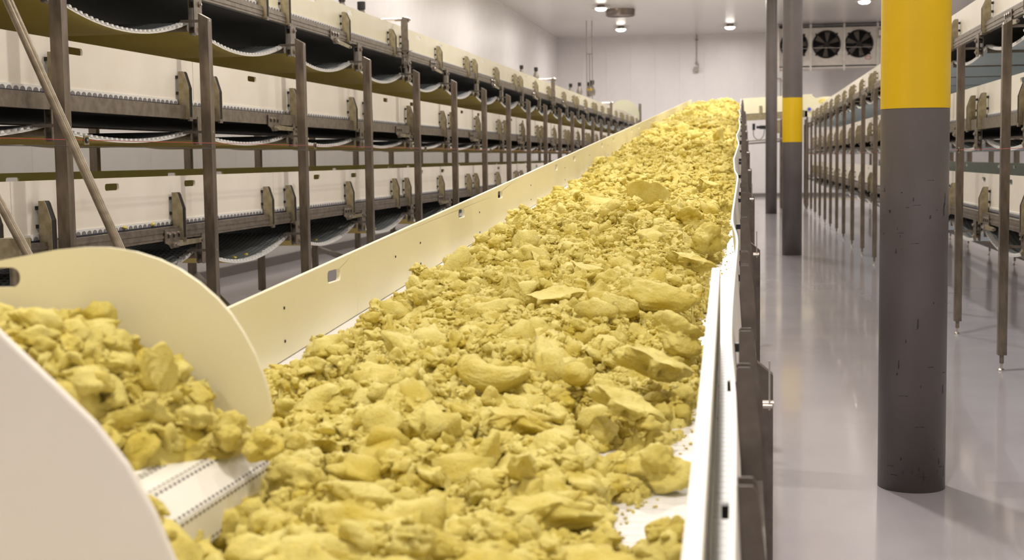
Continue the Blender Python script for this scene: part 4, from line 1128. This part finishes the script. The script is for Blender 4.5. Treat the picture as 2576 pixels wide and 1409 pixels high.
PC = [  # mesh, x, y, height above belt, size, rotation, label
    (roll, -.775, 4.12, .165, .078, (.35, .1, -.55), 'smooth kidney shaped dough roll in the middle of the near pile'),
    (wedge, -.50, 3.16, .165, .07, (.5, .35, 1.9), 'smooth wedge of dough standing on edge below the kidney roll'),
    (fold, -.96, 5.26, .17, .075, (.2, -.3, .5), 'long smooth folded slice left above the kidney roll'),
    (ball, -.735, 4.95, .17, .05, (0, 0, .4), 'smooth egg shaped ball of dough behind the kidney roll'),
    (ball, -.50, 4.17, .165, .052, (.2, 0, 2.4), 'smooth oval knob of dough right of the kidney roll'),
    (slab3, -1.13, 4.2, .15, .11, (.3, .15, .3), 'wide slanted smooth slab at the left of the near pile'),
    (slab2, -.27, 4.35, .16, .115, (.45, .2, 1.1), 'tilted smooth sheet leaning at the right of the near pile'),
    (slab3, -.36, 4.1, .13, .085, (.5, -.15, 2.2), 'curled smooth sheet hanging over a dark gap at the right'),
    (lump2, -.22, 4.88, .17, .085, (.2, .3, .2), 'craggy lump at the right edge above the tilted sheet'),
    (fold, -.37, 5.75, .15, .12, (.15, .1, -.25), 'big arched fold of dough near the end of the guard strip'),
    (slab2, -.25, 7.0, .14, .10, (.3, .2, .5), 'blocky smooth lump by the right panel beyond the guard strip'),
    (lump1, -.20, 7.95, .14, .10, (0, .2, 1.3), 'rounded lump by the right panel, one behind the blocky one'),
    (slab1, -.92, 9.65, .16, .20, (.3, .2, .2), 'broad tilted slab in the middle distance, left of a pointed one'),
    (fin, -.66, 9.85, .19, .19, (.35, 0, .3), 'pointed slab standing up in the middle distance'),
    (wedge, -.24, 5.5, .07, .055, (0, .2, .1), 'flat smooth chunk on the white belt beside the guard strip'),
    (lump1, -.21, 3.55, .055, .072, (.2, .1, .2), 'wrinkled fist sized lump on the right by the bare belt'),
    (lump2, -.19, 3.13, .03, .04, (0, 0, 2), 'small lump lying alone on the bare white belt'),
    (slab2, -.32, 2.66, .07, .17, (.1, -.1, .1), 'large smooth cushion of dough at the bottom edge of the picture'),
    (slab2, -.32, 3.92, .13, .09, (.5, .3, .6), 'smooth torn sheet just below the curled sheet'),
    (lump1, -1.49, 5.88, .06, .06, (0, 0, 0), 'lone crumbly lump by the left panel near the first grip hole'),
    (lump1, -1.47, 4.55, .05, .065, (0, .1, 1), 'crumbly lump at the left edge of the near pile by the belt joint'),
    (wedge, -.80, 2.86, .17, .085, (.6, .3, .9), 'upright dark edged wedge at the lower left of the pile'),
    (slab2, -1.10, 3.42, .12, .11, (.3, .1, 2.0), 'smooth round cheek of dough right of the belt nose'),
    (slab2, -.92, 3.65, .16, .10, (.35, -.1, .9), 'flat torn slab below the wide slanted slab'),
    (slab3, -.62, 3.70, .14, .10, (.15, .1, .1), 'flat topped slab just below the kidney roll'),
    (slab2, -.74, 5.6, .18, .10, (.3, -.2, .4), 'angular slab behind the egg shaped ball'),
    (fold, -.50, 5.4, .17, .085, (.3, .2, 1.0), 'thin folded piece left of the arched fold'),
    (slab1, -.70, 6.4, .17, .10, (.3, .2, .6), 'pale flat chunk beyond the arched fold'),
    (slab2, -1.04, 8.0, .16, .10, (.3, .1, 1.6), 'angular chunk left of centre below the broad tilted slab'),
    (slab3, -.44, 2.95, .12, .12, (.15, -.1, .5), 'layered slab above the bottom cushion of dough'),
    (fold, -.70, 2.62, .15, .10, (.1, .2, .3), 'smooth ridge of dough at the bottom edge left of the cushion'),
    (lump2, -.33, 8.9, .16, .10, (.2, .2, .9), 'craggy lump right of centre at the belt bend'),
    (slab1, -.26, 11.6, .16, .13, (.4, .2, .8), 'tilted chunk by the right panel where the panel bends in'),
    (fin, -.30, 19.5, .20, .17, (.3, .1, 1.1), 'upright far chunk near the right panel'),
]
for me, x, y, h, s, r, lab in PC:
    o = place(me, 'dough_chunk', (x, y, zb(y) + h), None, r, (s, s, s))
    tag(o, lab, 'dough')
# dough pieces on the transfer conveyor
for me, x, y, z, s, r, lab in [
    (fin, -1.245, 2.80, 1.46, .058, (.1, 1.1, .3), 'pointed horn of dough sticking up from the blurred heap'),
    (lump1, -1.045, 2.9, 1.275, .038, (0, 0, 1), 'dough lump overhanging the belt nose at the tip of the heap'),
    (lump1, -1.13, 2.92, 1.30, .048, (0, .2, 2), 'round dough lump near the far guard on the heap'),
    (lump2, -1.24, 2.45, 1.34, .05, (.1, 0, 0), 'dough lump at the foot of the heap next to the near guard'),
    (lump2, -1.085, 2.42, 1.255, .027, (.1, .5, 0), 'small dough crumb stuck to the belt nose, higher one'),
    (ball, -1.075, 2.46, 1.20, .014, (.1, .5, 0), 'tiny dough crumb stuck to the belt nose, lower one')]:
    o = place(me, 'dough_chunk', (x, y, z), None, r, (s, s, s)); tag(o, lab, 'dough')
# crumbs fallen on the sagging return belts of the lowest left conveyor and on its rail
for i, (y, x, z) in enumerate([(11.9, -4.62, 1.05), (12.15, -4.6, 1.05), (12.4, -4.58, 1.06), (14.7, -4.62, 1.06), (17.1, -4.6, 1.06), (9.6, -4.47, 1.45), (10.1, -4.47, 1.45), (9.2, -4.44, 1.41)]):
    o = place(V_CR[i % 5], 'dough_crumb', (x, y, z - .01), None, (0, 0, i), (.02, .022, .014)); tag(o, 'tiny crumb of dough fallen onto the lowest left conveyor', 'dough', 'crumbs on the lowest left conveyor')
